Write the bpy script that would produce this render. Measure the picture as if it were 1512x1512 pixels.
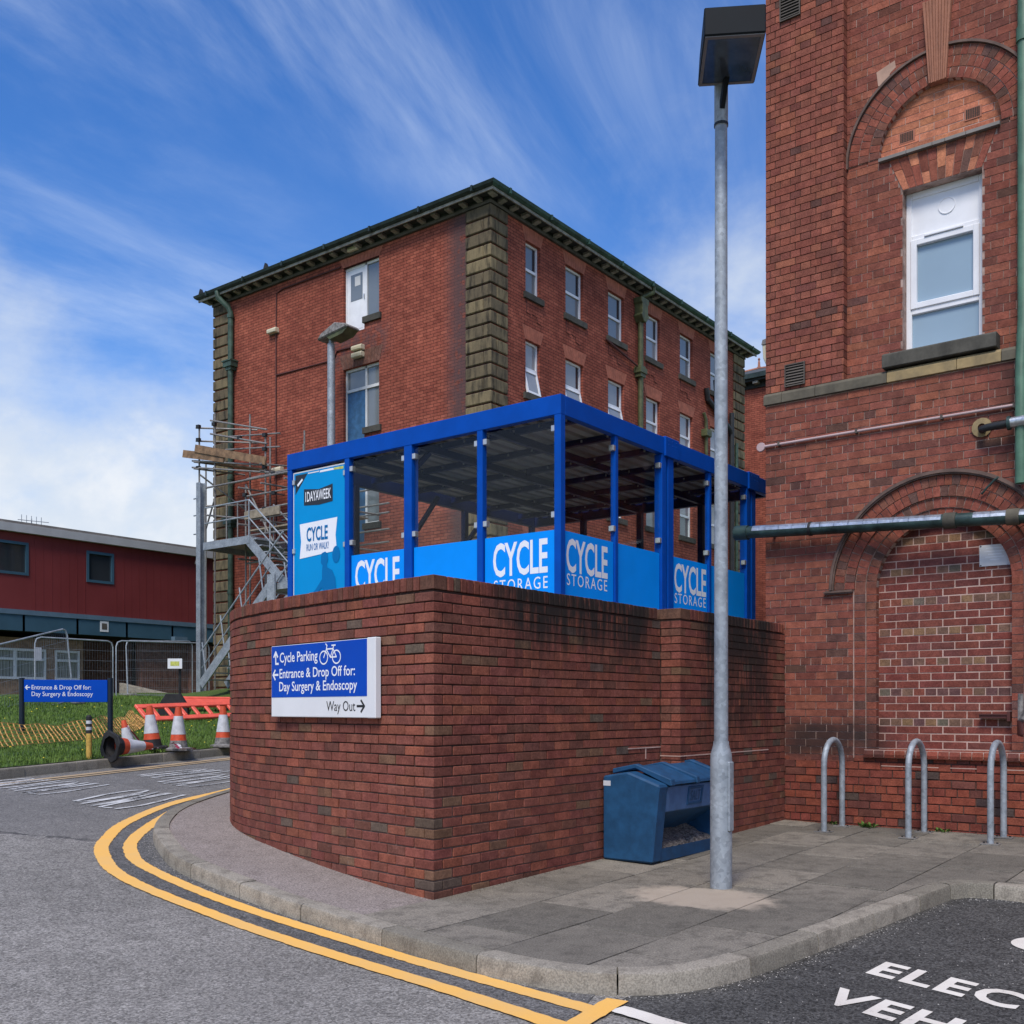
import bpy, bmesh, math, random
from mathutils import Vector, Matrix
random.seed(7)
R_ = math.radians
# ------------------------------------------------------------------ camera, sky, sun, exposure
# plan axes: x runs along the fronts that recede to the right, y along those that recede to the left, z up (0 = paving at the wall corner)
sc = bpy.context.scene
for o in list(bpy.data.objects):
    bpy.data.objects.remove(o)
cam_d = bpy.data.cameras.new('camera'); cam = bpy.data.objects.new('camera', cam_d)
sc.collection.objects.link(cam); sc.camera = cam
cam.location = (0, 0, 1.40)
cam.rotation_euler = (R_(90), 0, math.atan2(-0.7937, 0.6083))
cam_d.sensor_width = 36.0; cam_d.lens = 36.0 * 1533 / 1512
cam_d.shift_y = (1046 - 756) / 1512
cam_d.clip_start = 0.05; cam_d.clip_end = 3000
sc.view_settings.view_transform = 'Standard'; sc.view_settings.look = 'None'
sc.view_settings.gamma = 1; sc.view_settings.use_curve_mapping = False
sc.view_settings.exposure = 0.62
sc.render.engine = 'CYCLES'
sc.cycles.max_bounces = 8; sc.cycles.transparent_max_bounces = 16
SUN = Vector((-0.62, -0.24, 0.92)).normalized()
sun_d = bpy.data.lights.new('sun', 'SUN'); sun = bpy.data.objects.new('sun', sun_d)
sc.collection.objects.link(sun)
sun_d.energy = 2.2; sun_d.angle = R_(20); sun_d.color = (1.0, 0.93, 0.84)
sun.rotation_euler = (-SUN).to_track_quat('-Z', 'Y').to_euler(); sun.location = (-20, -6, 25)

def nd(t, typ, ins=None, **props):
    n = t.nodes.new(typ)
    for k, v in props.items(): setattr(n, k, v)
    for k, v in (ins or {}).items():
        s = n.inputs[k]
        if isinstance(v, bpy.types.NodeSocket): t.links.new(v, s)
        else: s.default_value = v
    return n
def mth(t, op, a, b=0.0, c=0.0, clamp=False):
    n = nd(t, 'ShaderNodeMath', {0: a, 1: b, 2: c}, operation=op); n.use_clamp = clamp
    return n.outputs[0]
def mixc(t, f, a, b, blend='MIX'):
    n = nd(t, 'ShaderNodeMix', data_type='RGBA', blend_type=blend)
    for k, v in ((0, f), (6, a), (7, b)):
        if isinstance(v, bpy.types.NodeSocket): t.links.new(v, n.inputs[k])
        else: n.inputs[k].default_value = v if k == 0 else (tuple(v) + (1,))[:4]
    return n.outputs[2]
def ramp(t, f, lo, hi):
    n = nd(t, 'ShaderNodeMapRange', {0: f, 1: lo, 2: hi, 3: 0.0, 4: 1.0}, interpolation_type='SMOOTHSTEP')
    return n.outputs[0]
def noise(t, vec, scale, detail=4, rough=.55, dist=0.0):
    n = nd(t, 'ShaderNodeTexNoise', {'Vector': vec, 'Scale': scale, 'Detail': detail, 'Roughness': rough, 'Distortion': dist})
    return n.outputs[0]
def vmap(t, vec, scale=(1, 1, 1), loc=(0, 0, 0), rot=(0, 0, 0)):
    return nd(t, 'ShaderNodeMapping', {'Vector': vec, 'Location': loc, 'Rotation': rot, 'Scale': scale}).outputs[0]

# sky: Nishita, with thin high cloud over all of it and a bank that thickens towards the horizon
w = bpy.data.worlds.new('World'); sc.world = w; w.use_nodes = True
t = w.node_tree; t.nodes.clear()
sky = nd(t, 'ShaderNodeTexSky', sky_type='NISHITA'); sky.sun_disc = False
sky.sun_elevation = math.asin(SUN.z); sky.sun_rotation = math.atan2(SUN.x, SUN.y)
sky.air_density = 1.0; sky.dust_density = 0.35; sky.ozone_density = 2.2
D = nd(t, 'ShaderNodeTexCoord').outputs['Generated']
sep = nd(t, 'ShaderNodeSeparateXYZ', {0: D})
dz = mth(t, 'MAXIMUM', sep.outputs[2], 0.0)
den = mth(t, 'ADD', dz, 0.22)
lay = nd(t, 'ShaderNodeCombineXYZ', {0: mth(t, 'DIVIDE', sep.outputs[0], den), 1: mth(t, 'DIVIDE', sep.outputs[1], den), 2: 0.0}).outputs[0]
layr = vmap(t, lay, (0.75, 1.5, 1), (3.1, 1.4, 0), (0, 0, R_(48)))
wisp = noise(t, layr, 1.4, 11, .61, .9)
layb = vmap(t, lay, (1, 1, 1), (4.3, 2.2, 0))
patch = noise(t, layb, 0.95, 4, .5, .3)
cirrus = mth(t, 'MULTIPLY', ramp(t, wisp, .38, .80), ramp(t, patch, .30, .62))
dirn = vmap(t, D, (1, 1, 1.6), (0.9, 0.35, .2))
puff = noise(t, dirn, 3.4, 8, .58, .25)
bank_h = mth(t, 'SUBTRACT', dz, mth(t, 'MULTIPLY', mth(t, 'SUBTRACT', puff, .5), .75))
bank = mth(t, 'SUBTRACT', 1.0, ramp(t, bank_h, .12, .42))
puff2 = noise(t, vmap(t, D, (1, 1, 1.3), (2.0, 1.2, .7)), 9.0, 9, .55, .1)
cum = mth(t, 'MULTIPLY', ramp(t, mth(t, 'ADD', mth(t, 'MULTIPLY', puff2, .6), mth(t, 'MULTIPLY', puff, .55)), .57, .72), ramp(t, mth(t, 'SUBTRACT', .36, dz), .02, .16))
skyc = nd(t, 'ShaderNodeHueSaturation', {'Hue': .512, 'Saturation': 1.34, 'Value': 1.22, 'Color': sky.outputs[0]}).outputs[0]
c1 = mixc(t, mth(t, 'MULTIPLY', cirrus, .62), skyc, (5.6, 6.3, 7.3))
c2 = mixc(t, mth(t, 'MULTIPLY', bank, .93), c1, (4.75, 5.2, 5.8))
c3 = mixc(t, mth(t, 'MULTIPLY', cum, .85), c2, (5.9, 6.1, 6.4))
bg = nd(t, 'ShaderNodeBackground', {'Color': c3, 'Strength': 0.10})
t.links.new(bg.outputs[0], nd(t, 'ShaderNodeOutputWorld').inputs[0])

# ------------------------------------------------------------------ materials
def newmat(name):
    m = bpy.data.materials.new(name); m.use_nodes = True
    t = m.node_tree; t.nodes.clear()
    out = nd(t, 'ShaderNodeOutputMaterial'); p = nd(t, 'ShaderNodeBsdfPrincipled')
    t.links.new(p.outputs[0], out.inputs[0])
    pos = nd(t, 'ShaderNodeNewGeometry').outputs['Position']
    return m, t, p, pos
def setp(t, p, base=None, rough=None, metal=None, bump=None, bump_s=.3, bump_d=.01, spec=None):
    for k, v in (('Base Color', base), ('Roughness', rough), ('Metallic', metal), ('Specular IOR Level', spec)):
        if v is None: continue
        if isinstance(v, bpy.types.NodeSocket): t.links.new(v, p.inputs[k])
        else: p.inputs[k].default_value = (tuple(v) + (1,))[:4] if k == 'Base Color' else v
    if bump is not None:
        b = nd(t, 'ShaderNodeBump', {'Strength': bump_s, 'Distance': bump_d, 'Height': bump})
        t.links.new(b.outputs[0], p.inputs['Normal'])
MATS = {}
def simple(name, col, rough=.6, metal=0., var=.12, vscale=3., bumpscale=60., bump_s=.12, bump_d=.004, spec=.4):
    """plain coloured surface with a little unevenness of tone and relief"""
    m, t, p, pos = newmat(name)
    n1 = noise(t, pos, vscale, 6, .6); n2 = noise(t, pos, bumpscale, 4, .6)
    c = mixc(t, ramp(t, n1, .3, .72), [x * (1 - var) for x in col], [min(1, x * (1 + var)) for x in col])
    r = mth(t, 'ADD', rough - .08, mth(t, 'MULTIPLY', n1, .16))
    setp(t, p, c, r, metal, n2, bump_s, bump_d, spec)
    MATS[name] = m; return m
def sepxyz(t, pos):
    s = nd(t, 'ShaderNodeSeparateXYZ', {0: pos}); return s.outputs[0], s.outputs[1], s.outputs[2]
def box1(t, v, lo, hi, soft):
    return mth(t, 'MULTIPLY', ramp(t, v, lo - soft, lo + soft), mth(t, 'SUBTRACT', 1.0, ramp(t, v, hi - soft, hi + soft)))

def brick_mat(name, src, kind):
    m, t, p, pos = newmat(name)
    if src == 'obj': c = nd(t, 'ShaderNodeObjectInfo').outputs['Color']
    else: c = nd(t, 'ShaderNodeVertexColor', layer_name='Col').outputs[0]
    x, y, z = sepxyz(t, pos)
    fine = noise(t, pos, 70, 5, .65); mid = noise(t, pos, 9, 5, .6); big = noise(t, pos, 1.3, 4, .6)
    c = mixc(t, 1.0, c, mixc(t, ramp(t, fine, .3, .72), (.72, .70, .70), (1.16, 1.14, 1.12)), 'MULTIPLY')
    c = mixc(t, 1.0, c, mixc(t, ramp(t, mid, .32, .7), (.78, .77, .78), (1.12, 1.12, 1.10)), 'MULTIPLY')
    streak = mth(t, 'ADD', mth(t, 'MULTIPLY', noise(t, vmap(t, pos, (11, 11, 1.0)), 1.9, 6, .7), .6), mth(t, 'MULTIPLY', noise(t, pos, 2.3, 5, .6), .4))
    if kind == 'wall':      # run-off dirt under the coping of the two long panels, lime blooms low down
        px = box1(t, x, 6.35, 8.75, .35); pz = ramp(t, z, 1.35, 2.15)
        q1 = mth(t, 'MULTIPLY', px, pz)
        qx = box1(t, x, 9.35, 11.05, .2); qz = mth(t, 'MULTIPLY', ramp(t, z, .55, 1.5), 1.0)
        q2 = mth(t, 'MULTIPLY', qx, qz)
        q = mth(t, 'MAXIMUM', q1, q2)
        front = mth(t, 'SUBTRACT', 1.0, ramp(t, y, 5.05, 5.3))
        q = mth(t, 'MULTIPLY', q, front)
        q = mth(t, 'ADD', mth(t, 'MULTIPLY', q, .62), mth(t, 'MULTIPLY', ramp(t, z, 1.70, 2.4), .22), clamp=True)
        d = mth(t, 'MULTIPLY', q, ramp(t, mth(t, 'ADD', streak, mth(t, 'MULTIPLY', q, .20)), .46, .68), clamp=True)
        c = mixc(t, mth(t, 'MULTIPLY', d, 1.35, clamp=True), c, (.032, .026, .024))
        lime = mth(t, 'MULTIPLY', ramp(t, noise(t, vmap(t, pos, (1, 1, 2.2)), 5.5, 8, .7), .63, .76), mth(t, 'SUBTRACT', 1.0, ramp(t, z, .35, 1.35)))
        c = mixc(t, mth(t, 'MULTIPLY', lime, .34), c, (.42, .36, .33))
        drip = mth(t, 'MULTIPLY', ramp(t, noise(t, vmap(t, pos, (14, 14, 1.6)), 1.3, 6, .7), .70, .76), mth(t, 'SUBTRACT', 1.0, ramp(t, z, .55, 1.2)))
        c = mixc(t, mth(t, 'MULTIPLY', drip, .40), c, (.55, .50, .47))
    else:                   # soot on the old building
        d1 = mth(t, 'MULTIPLY', mth(t, 'SUBTRACT', 1.0, ramp(t, y, 2.15, 2.75)), box1(t, z, 3.9, 5.1, .3))
        d2 = mth(t, 'MULTIPLY', box1(t, y, 3.68, 4.85, .25), box1(t, z, .86, 1.26, .10))
        d = mth(t, 'MULTIPLY', mth(t, 'MAXIMUM', d1, d2), ramp(t, big, .24, .46))
        c = mixc(t, mth(t, 'MULTIPLY', d, .85), c, (.035, .028, .027))
        d3 = ramp(t, noise(t, pos, .9, 6, .6), .55, .75)
        c = mixc(t, mth(t, 'MULTIPLY', d3, .30), c, (.075, .045, .038))
    setp(t, p, c, mth(t, 'ADD', .72, mth(t, 'MULTIPLY', mid, .2)), 0, mth(t, 'ADD', mth(t, 'MULTIPLY', fine, .6), mid), .55, .006, .06)
    MATS[name] = m; return m
for k in ('wall', 'old'):
    brick_mat('brick_%s_obj' % k, 'obj', k); brick_mat('brick_%s_attr' % k, 'attr', k)
def mortar(name, col, dark, f):
    m, t, p, pos = newmat(name)
    n1 = noise(t, pos, 6, 6, .65)
    c = mixc(t, mth(t, 'MULTIPLY', ramp(t, n1, .35, .7), f), col, dark)
    setp(t, p, c, .95, 0, noise(t, pos, 120, 3, .6), .5, .003, .05); MATS[name] = m
def mortar_wall():
    m, t, p, pos = newmat('mortar_wall'); x, y, z = sepxyz(t, pos)
    n1 = noise(t, pos, 5, 6, .65); low = mth(t, 'SUBTRACT', 1.0, ramp(t, mth(t, 'ADD', z, mth(t, 'MULTIPLY', mth(t, 'SUBTRACT', n1, .5), 1.1)), .55, 1.15))
    c = mixc(t, mth(t, 'MULTIPLY', ramp(t, n1, .35, .7), .4), (.048, .030, .025), (.10, .062, .05))
    c = mixc(t, mth(t, 'MULTIPLY', low, .8), c, (.21, .145, .12))
    setp(t, p, c, .95, 0, noise(t, pos, 120, 3, .6), .5, .003, .05); MATS['mortar_wall'] = m
mortar_wall()
mortar('mortar_old', (.46, .34, .29), (.12, .075, .062), .85)
mortar('mortar_pier', (.075, .042, .034), (.19, .12, .10), .5)
mortar('mortar_panel', (.56, .40, .34), (.38, .26, .21), .7)

def big_brick():
    m, t, p, pos = newmat('far_brick')
    x, y, z = sepxyz(t, pos)
    u = mth(t, 'ADD', x, y)
    v = nd(t, 'ShaderNodeCombineXYZ', {0: u, 1: z, 2: 0.0}).outputs[0]
    br = nd(t, 'ShaderNodeTexBrick', {'Vector': v, 'Color1': (.37, .118, .076, 1), 'Color2': (.27, .080, .054, 1), 'Mortar': (.075, .03, .026, 1),
        'Scale': 1.0, 'Mortar Size': .0075, 'Mortar Smooth': .15, 'Bias': .1, 'Brick Width': .245, 'Row Height': .085}, offset=.5)
    c = br.outputs[0]
    n1 = noise(t, pos, .55, 7, .62); n2 = noise(t, pos, 4.5, 6, .6); n3 = noise(t, vmap(t, pos, (1, 1, 3)), 5.5, 3, .5)
    c = mixc(t, 1.0, c, mixc(t, ramp(t, n1, .3, .72), (.80, .78, .80), (1.12, 1.1, 1.08)), 'MULTIPLY')
    c = mixc(t, 1.0, c, mixc(t, ramp(t, n2, .3, .72), (.82, .8, .8), (1.15, 1.12, 1.1)), 'MULTIPLY')
    c = mixc(t, mth(t, 'MULTIPLY', ramp(t, n3, .62, .78), .30), c, (.38, .15, .095))
    # grime beside the corner stones and below the upper doorway
    ax = mth(t, 'SUBTRACT', 1.0, ramp(t, x, 20.72, 20.9))
    g1 = mth(t, 'MULTIPLY', mth(t, 'MULTIPLY', ax, box1(t, y, 16.0, 17.95, .35)), ramp(t, n2, .26, .5))
    g2 = mth(t, 'MULTIPLY', mth(t, 'MULTIPLY', ax, box1(t, y, 20.2, 22.6, .35)), mth(t, 'MULTIPLY', box1(t, z, 11.15, 12.1, .25), ramp(t, n2, .36, .6)))
    gg = mth(t, 'MAXIMUM', g1, mth(t, 'MULTIPLY', g2, .8))
    c = mixc(t, mth(t, 'MULTIPLY', gg, .85), c, (.085, .06, .062))
    setp(t, p, c, .85, 0, mth(t, 'SUBTRACT', mth(t, 'MULTIPLY', n2, .3), br.outputs[1]), .5, .006, .06)
    MATS['far_brick'] = m
big_brick()
def stone(name, c1, c2, dark, df=.55, vs=(2, 2, 1), rough=.9):
    m, t, p, pos = newmat(name)
    oi = nd(t, 'ShaderNodeObjectInfo').outputs['Random']
    n1 = noise(t, pos, 2.2, 7, .62); n2 = noise(t, pos, 22, 5, .6); n3 = noise(t, vmap(t, pos, vs), 1.8, 6, .65)
    c = mixc(t, ramp(t, mth(t, 'ADD', mth(t, 'MULTIPLY', n1, .6), mth(t, 'MULTIPLY', oi, .4)), .3, .72), c1, c2)
    c = mixc(t, 1.0, c, mixc(t, n2, (.75, .75, .75), (1.2, 1.2, 1.18)), 'MULTIPLY')
    c = mixc(t, mth(t, 'MULTIPLY', ramp(t, n3, .42, .72), df), c, dark)
    setp(t, p, c, rough, 0, n2, .4, .006, .07); MATS[name] = m
stone('quoin', (.225, .18, .105), (.13, .105, .07), (.03, .028, .024), .95, (4, 4, .8))
stone('band_stone', (.14, .125, .095), (.095, .09, .072), (.04, .038, .034), .5)
stone('band_flaked', (.36, .27, .14), (.28, .215, .12), (.10, .09, .07), .5)
stone('sill', (.105, .10, .085), (.075, .072, .062), (.03, .03, .028), .6)
stone('keystone', (.42, .20, .13), (.36, .165, .11), (.10, .06, .05), .4, (12, 12, 1))
def concrete(name, c1, c2, stain, lamp=False, spk=.35, nbump=90):
    m, t, p, pos = newmat(name)
    oi = nd(t, 'ShaderNodeObjectInfo').outputs['Random']
    n1 = noise(t, pos, 1.1, 7, .65, .4); n2 = noise(t, pos, 7, 6, .6); n3 = noise(t, pos, nbump, 3, .7)
    c = mixc(t, ramp(t, mth(t, 'ADD', mth(t, 'MULTIPLY', n1, .6), mth(t, 'MULTIPLY', oi, .4)), .30, .70), c1, c2)
    c = mixc(t, mth(t, 'MULTIPLY', ramp(t, n2, .44, .70), .62), c, stain)
    c = mixc(t, 1.0, c, mixc(t, ramp(t, n3, .3, .7), (1 - spk,) * 3, (1 + spk,) * 3), 'MULTIPLY')
    if lamp:   # spilt cement round the foot of the lamp post
        x, y, z = sepxyz(t, pos)
        dx = mth(t, 'MULTIPLY', mth(t, 'SUBTRACT', x, 6.86), 1.5); dy = mth(t, 'SUBTRACT', y, 3.52)
        rr = mth(t, 'SQRT', mth(t, 'ADD', mth(t, 'MULTIPLY', dx, dx), mth(t, 'MULTIPLY', dy, dy)))
        k = mth(t, 'SUBTRACT', 1.0, ramp(t, mth(t, 'ADD', rr, mth(t, 'MULTIPLY', mth(t, 'SUBTRACT', n2, .5), .5)), .42, .66))
        c = mixc(t, mth(t, 'MULTIPLY', k, .72), c, (.46, .385, .30))
    setp(t, p, c, .88, 0, n3, .4, .005, .1); MATS[name] = m
concrete('slab', (.15, .138, .115), (.245, .222, .182), (.098, .09, .076), True)
concrete('kerbstone', (.205, .188, .152), (.31, .28, .228), (.125, .11, .09), spk=.3)
concrete('slab_bed', (.33, .31, .27), (.16, .15, .13), (.08, .075, .065))
concrete('footway', (.25, .215, .19), (.30, .26, .235), (.20, .17, .15), spk=.45, nbump=75)
concrete('terrace', (.30, .285, .26), (.26, .245, .225), (.2, .19, .17))
def asphalt(name, c1, c2, spk, bump_s=.7, crack=False):
    m, t, p, pos = newmat(name)
    n1 = noise(t, pos, .5, 6, .6, .3); n2 = noise(t, pos, 6, 5, .6); n3 = noise(t, pos, 95, 3, .8); n4 = noise(t, pos, 210, 2, .6)
    c = mixc(t, ramp(t, n1, .3, .7), c1, c2)
    c = mixc(t, 1.0, c, mixc(t, ramp(t, n2, .3, .75), (.86,) * 3, (1.1,) * 3), 'MULTIPLY')
    c = mixc(t, 1.0, c, mixc(t, ramp(t, n3, .32, .68), (1 - spk * .6,) * 3, (1 + spk * .6,) * 3), 'MULTIPLY')
    vo = nd(t, 'ShaderNodeTexVoronoi', {'Vector': pos, 'Scale': 78.0, 'Randomness': 1.0}, feature='F1')
    vc = nd(t, 'ShaderNodeSeparateColor', {0: vo.outputs['Color']}).outputs[0]
    c = mixc(t, 1.0, c, mixc(t, vc, (1 - spk * .75,) * 3, (1 + spk * .75,) * 3), 'MULTIPLY')
    c = mixc(t, mth(t, 'MULTIPLY', ramp(t, n4, .70, .78), .45), c, (.42, .40, .38))
    if crack:
        x, y, z = sepxyz(t, pos)
        ln = mth(t, 'ABSOLUTE', mth(t, 'SUBTRACT', mth(t, 'SUBTRACT', y, mth(t, 'MULTIPLY', mth(t, 'SUBTRACT', 5.3, x), 1.75)), 8.9))
        ln = mth(t, 'ADD', ln, mth(t, 'MULTIPLY', mth(t, 'SUBTRACT', n2, .5), .9))
        k = mth(t, 'MULTIPLY', mth(t, 'SUBTRACT', 1.0, ramp(t, mth(t, 'ABSOLUTE', ln), .02, .16)), box1(t, y, 8.9, 12.2, .2))
        c = mixc(t, mth(t, 'MULTIPLY', k, .75), c, (.045, .045, .047))
        far = ramp(t, mth(t, 'SUBTRACT', y, mth(t, 'MULTIPLY', mth(t, 'SUBTRACT', 5.3, x), 1.75)), 8.8, 9.2)
        c = mixc(t, mth(t, 'MULTIPLY', far, .35), c, (.085, .086, .09))
    setp(t, p, c, .85, 0, mth(t, 'ADD', n3, mth(t, 'MULTIPLY', n4, .4)), bump_s, .006, .12); MATS[name] = m
asphalt('asphalt', (.215, .204, .184), (.268, .254, .23), .58, crack=True)
asphalt('asphalt_new', (.062, .061, .058), (.092, .09, .084), .75)
asphalt('asphalt_strip', (.12, .118, .113), (.155, .15, .142), .6)
def paint(name, col, worn, wear, under=(.14, .14, .14)):
    m, t, p, pos = newmat(name)
    n1 = noise(t, pos, 40, 5, .75); n2 = noise(t, pos, 2.2, 5, .6)
    k = ramp(t, mth(t, 'ADD', mth(t, 'MULTIPLY', n1, .7), mth(t, 'MULTIPLY', n2, .5)), wear, wear + .10)
    c = mixc(t, ramp(t, n2, .3, .7), col, worn)
    c = mixc(t, k, c, under)
    setp(t, p, c, .8, 0, n1, .5, .004, .1); MATS[name] = m
paint('yellow_paint', (.88, .49, .12), (.80, .48, .16), .80)
paint('yellow_faded', (.46, .34, .20), (.38, .29, .19), .70)
paint('white_paint', (.80, .76, .67), (.68, .63, .55), .71, (.07, .07, .07))
paint('white_worn', (.62, .62, .60), (.50, .50, .48), .60)
def galv(name, col, rough=.58, metal=.3):
    m, t, p, pos = newmat(name)
    vo = nd(t, 'ShaderNodeTexVoronoi', {'Vector': pos, 'Scale': 34.0, 'Randomness': 1.0}, feature='F1')
    n1 = noise(t, pos, 4, 6, .6); n2 = noise(t, pos, 30, 4, .6)
    c = mixc(t, vo.outputs['Color'], [x * .78 for x in col], [x * 1.2 for x in col])
    c = mixc(t, mth(t, 'MULTIPLY', ramp(t, noise(t, pos, 17, 5, .7), .60, .70), .5), c, [min(1, x * 1.7) for x in col])
    c = mixc(t, 1.0, c, mixc(t, ramp(t, n1, .3, .7), (.74, .76, .79), (1.1, 1.1, 1.1)), 'MULTIPLY')
    c = mixc(t, mth(t, 'MULTIPLY', ramp(t, n2, .62, .8), .25), c, [x * .55 for x in col])
    setp(t, p, c, mth(t, 'ADD', rough - .1, mth(t, 'MULTIPLY', n2, .25)), metal, n2, .15, .003, .4); MATS[name] = m
galv('galv', (.34, .375, .40)); galv('galv_stair', (.36, .39, .41), .55, .5); galv('scaffold_tube', (.27, .255, .235), .6, .4)
galv('galv_pipe', (.52, .55, .56), .32, .8)
def glass(name, tint=(.95, .97, .96), refl=.35):
    m = bpy.data.materials.new(name); m.use_nodes = True
    t = m.node_tree; t.nodes.clear()
    out = nd(t, 'ShaderNodeOutputMaterial')
    fc = nd(t, 'ShaderNodeLayerWeight', {'Blend': .5}).outputs['Facing']
    fr = mth(t, 'ADD', .035, mth(t, 'MULTIPLY', mth(t, 'POWER', fc, 5.0), .8))
    pos = nd(t, 'ShaderNodeNewGeometry').outputs['Position']
    dust = ramp(t, noise(t, pos, 2.5, 6, .65), .45, .8)
    a = nd(t, 'ShaderNodeBsdfTransparent', {'Color': tuple(tint) + (1,)})
    b = nd(t, 'ShaderNodeBsdfGlossy', {'Color': (1, 1, 1, 1), 'Roughness': .02})
    s = nd(t, 'ShaderNodeMixShader', {0: mth(t, 'MULTIPLY', fr, refl), 1: a.outputs[0], 2: b.outputs[0]})
    df = nd(t, 'ShaderNodeBsdfDiffuse', {'Color': (.5, .5, .5, 1)})
    s2 = nd(t, 'ShaderNodeMixShader', {0: mth(t, 'MULTIPLY', dust, .005), 1: s.outputs[0], 2: df.outputs[0]})
    t.links.new(s2.outputs[0], out.inputs[0]); MATS[name] = m
glass('clear_glass')
def pane(name, col, rough=.06, spec=.9, mix=.25):
    m, t, p, pos = newmat(name)
    n1 = noise(t, pos, .8, 3, .5)
    setp(t, p, mixc(t, n1, [x * .8 for x in col], [x * 1.2 for x in col]), rough, 0, noise(t, pos, 1.5, 2, .5), .02, .02, spec)
    MATS[name] = m
pane('pane_dark', (.035, .04, .045)); pane('pane_blind', (.27, .28, .29), .1); pane('pane_painted_sky', (.29, .40, .49), .25, .5); pane('pane_grey', (.16, .18, .19), .1)  # the pale blue pane carries the sky's reflection in its base colour
pane('pane_dim', (.11, .125, .14), .08)
simple('upvc', (.78, .79, .81), .4, bump_s=.02, var=.05, spec=.3)
simple('white_wood', (.60, .61, .60), .5, var=.08, bump_s=.05)
simple('blue_door', (.035, .115, .23), .5, var=.25, vscale=6)
simple('royal_blue', (.0, .064, .37), .5, var=.08, vscale=5, bumpscale=180, bump_s=.05, spec=.12)
simple('panel_blue', (.0, .27, .88), .5, var=.04, bump_s=.01, spec=.12)
simple('poster_blue', (.0, .27, .62), .5, var=.03, bump_s=.01, spec=.12)
simple('poster_deep_blue', (.0, .15, .40), .5, var=.03, bump_s=.01, spec=.12)  # deeper blue ink for the poster's letters and figures
simple('poster_dark', (.012, .018, .028), .4, var=.1, bump_s=.01)
simple('print_white', (.80, .82, .86), .4, var=.02, bump_s=.01)
simple('print_yellow', (.52, .54, .12), .4, var=.2, vscale=20, bump_s=.01)
simple('sign_blue', (.0, .060, .43), .5, var=.05, bump_s=.01, spec=.12)
simple('sign_white', (.72, .73, .74), .4, var=.03, bump_s=.01)
simple('print_black', (.01, .01, .012), .5, var=.1, bump_s=.01)
simple('sheet_roof', (.40, .37, .33), .7, var=.15, vscale=1.5, bump_s=.08, spec=.1)
simple('navy_and_shaded_blue', (.003, .010, .06), .5, var=.15, spec=.1)  # navy of the roof framing; on the far edge beams it paints in shade
simple('clip', (.52, .53, .53), .3, .7, var=.1)
simple('bin_blue', (.010, .065, .155), .62, var=.20, vscale=9, bumpscale=120, bump_s=.22, bump_d=.004)
simple('bin_pale', (.07, .15, .30), .66, var=.16, vscale=9, bumpscale=120, bump_s=.2, bump_d=.004)
simple('grit', (.15, .135, .125), .95, var=.7, vscale=45, bumpscale=50, bump_s=1., bump_d=.02)
simple('lamp_black', (.012, .015, .018), .6, var=.15, bump_s=.03, spec=.12)
simple('lamp_lens', (.05, .065, .08), .12, var=.4, vscale=5, bump_s=.01, spec=.8)
simple('lamp_rim', (.20, .19, .18), .5)
simple('green_iron', (.042, .078, .055), .5, var=.35, vscale=6, bump_s=.15)
simple('green_pale', (.075, .16, .105), .5, var=.2, vscale=6)
simple('olive_iron', (.075, .085, .035), .55, var=.35, vscale=5, bump_s=.15)
simple('dark_iron', (.018, .02, .021), .5, var=.3)
simple('gutter_green', (.018, .032, .028), .5, var=.4, vscale=4, bump_s=.1)
simple('copper_green', (.03, .075, .055), .55, var=.5, vscale=3, bump_s=.15)
simple('head_brick', (.36, .115, .068), .85, var=.2, vscale=6)
simple('bracket', (.25, .24, .20), .7, var=.35, vscale=5)
simple('soffit', (.03, .034, .03), .8, var=.3)
simple('slate', (.075, .078, .075), .75, var=.3, vscale=4, bump_s=.3)
simple('ridge_tile', (.33, .14, .09), .8, var=.2)
simple('cream', (.58, .53, .38), .5, var=.08)
simple('cable_brown', (.075, .022, .018), .6)
simple('conduit_pink', (.45, .33, .32), .5, var=.1)
simple('pipe_green', (.032, .06, .055), .4, .2, var=.5, vscale=5, bump_s=.1)
simple('paper', (.62, .62, .61), .6, var=.05)
simple('vent_dark', (.03, .024, .02), .8, var=.3)
simple('vent_frame', (.10, .085, .07), .7, var=.3)
simple('airbrick', (.34, .13, .08), .8, var=.15)
simple('chips', (.36, .34, .31), .9, var=.4, vscale=30)
simple('soil', (.09, .07, .05), .95, var=.4, vscale=20)
simple('hood_brown', (.13, .085, .068), .8, var=.3, vscale=6)
simple('plaster', (.42, .27, .20), .9, var=.2)
simple('grey_trim', (.22, .20, .18), .7, var=.2)
simple('red_clad', (.19, .034, .034), .45, var=.08, vscale=.7, bump_s=.02)
simple('blue_band', (.045, .105, .15), .5, var=.12, vscale=.8)
simple('blue_band_light', (.11, .175, .235), .5, var=.1)
simple('fascia_white', (.44, .44, .44), .5, var=.05)
simple('tan_brick', (.29, .19, .125), .85, var=.3, vscale=9, bump_s=.3)
simple('brown_brick', (.15, .07, .05), .85, var=.35, vscale=9, bump_s=.3)
simple('black_void', (.008, .008, .009), .9, var=.1)
simple('blind', (.30, .31, .27), .7, var=.1, vscale=14)
simple('navy_post', (.006, .014, .028), .4)
simple('cone_orange', (.56, .075, .025), .5, var=.2, vscale=12)
simple('cone_white', (.52, .53, .55), .45, var=.15, vscale=12)
simple('rubber', (.018, .018, .019), .7, var=.4, vscale=10)
simple('rubber_grey', (.20, .19, .18), .8, var=.5, vscale=14)
simple('barrier', (.86, .13, .085), .5, var=.12, vscale=6)
simple('tape_white', (.60, .58, .60), .5); simple('tape_red', (.30, .03, .06), .5)
simple('net_orange', (.66, .36, .11), .6, var=.35, vscale=9)
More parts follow.
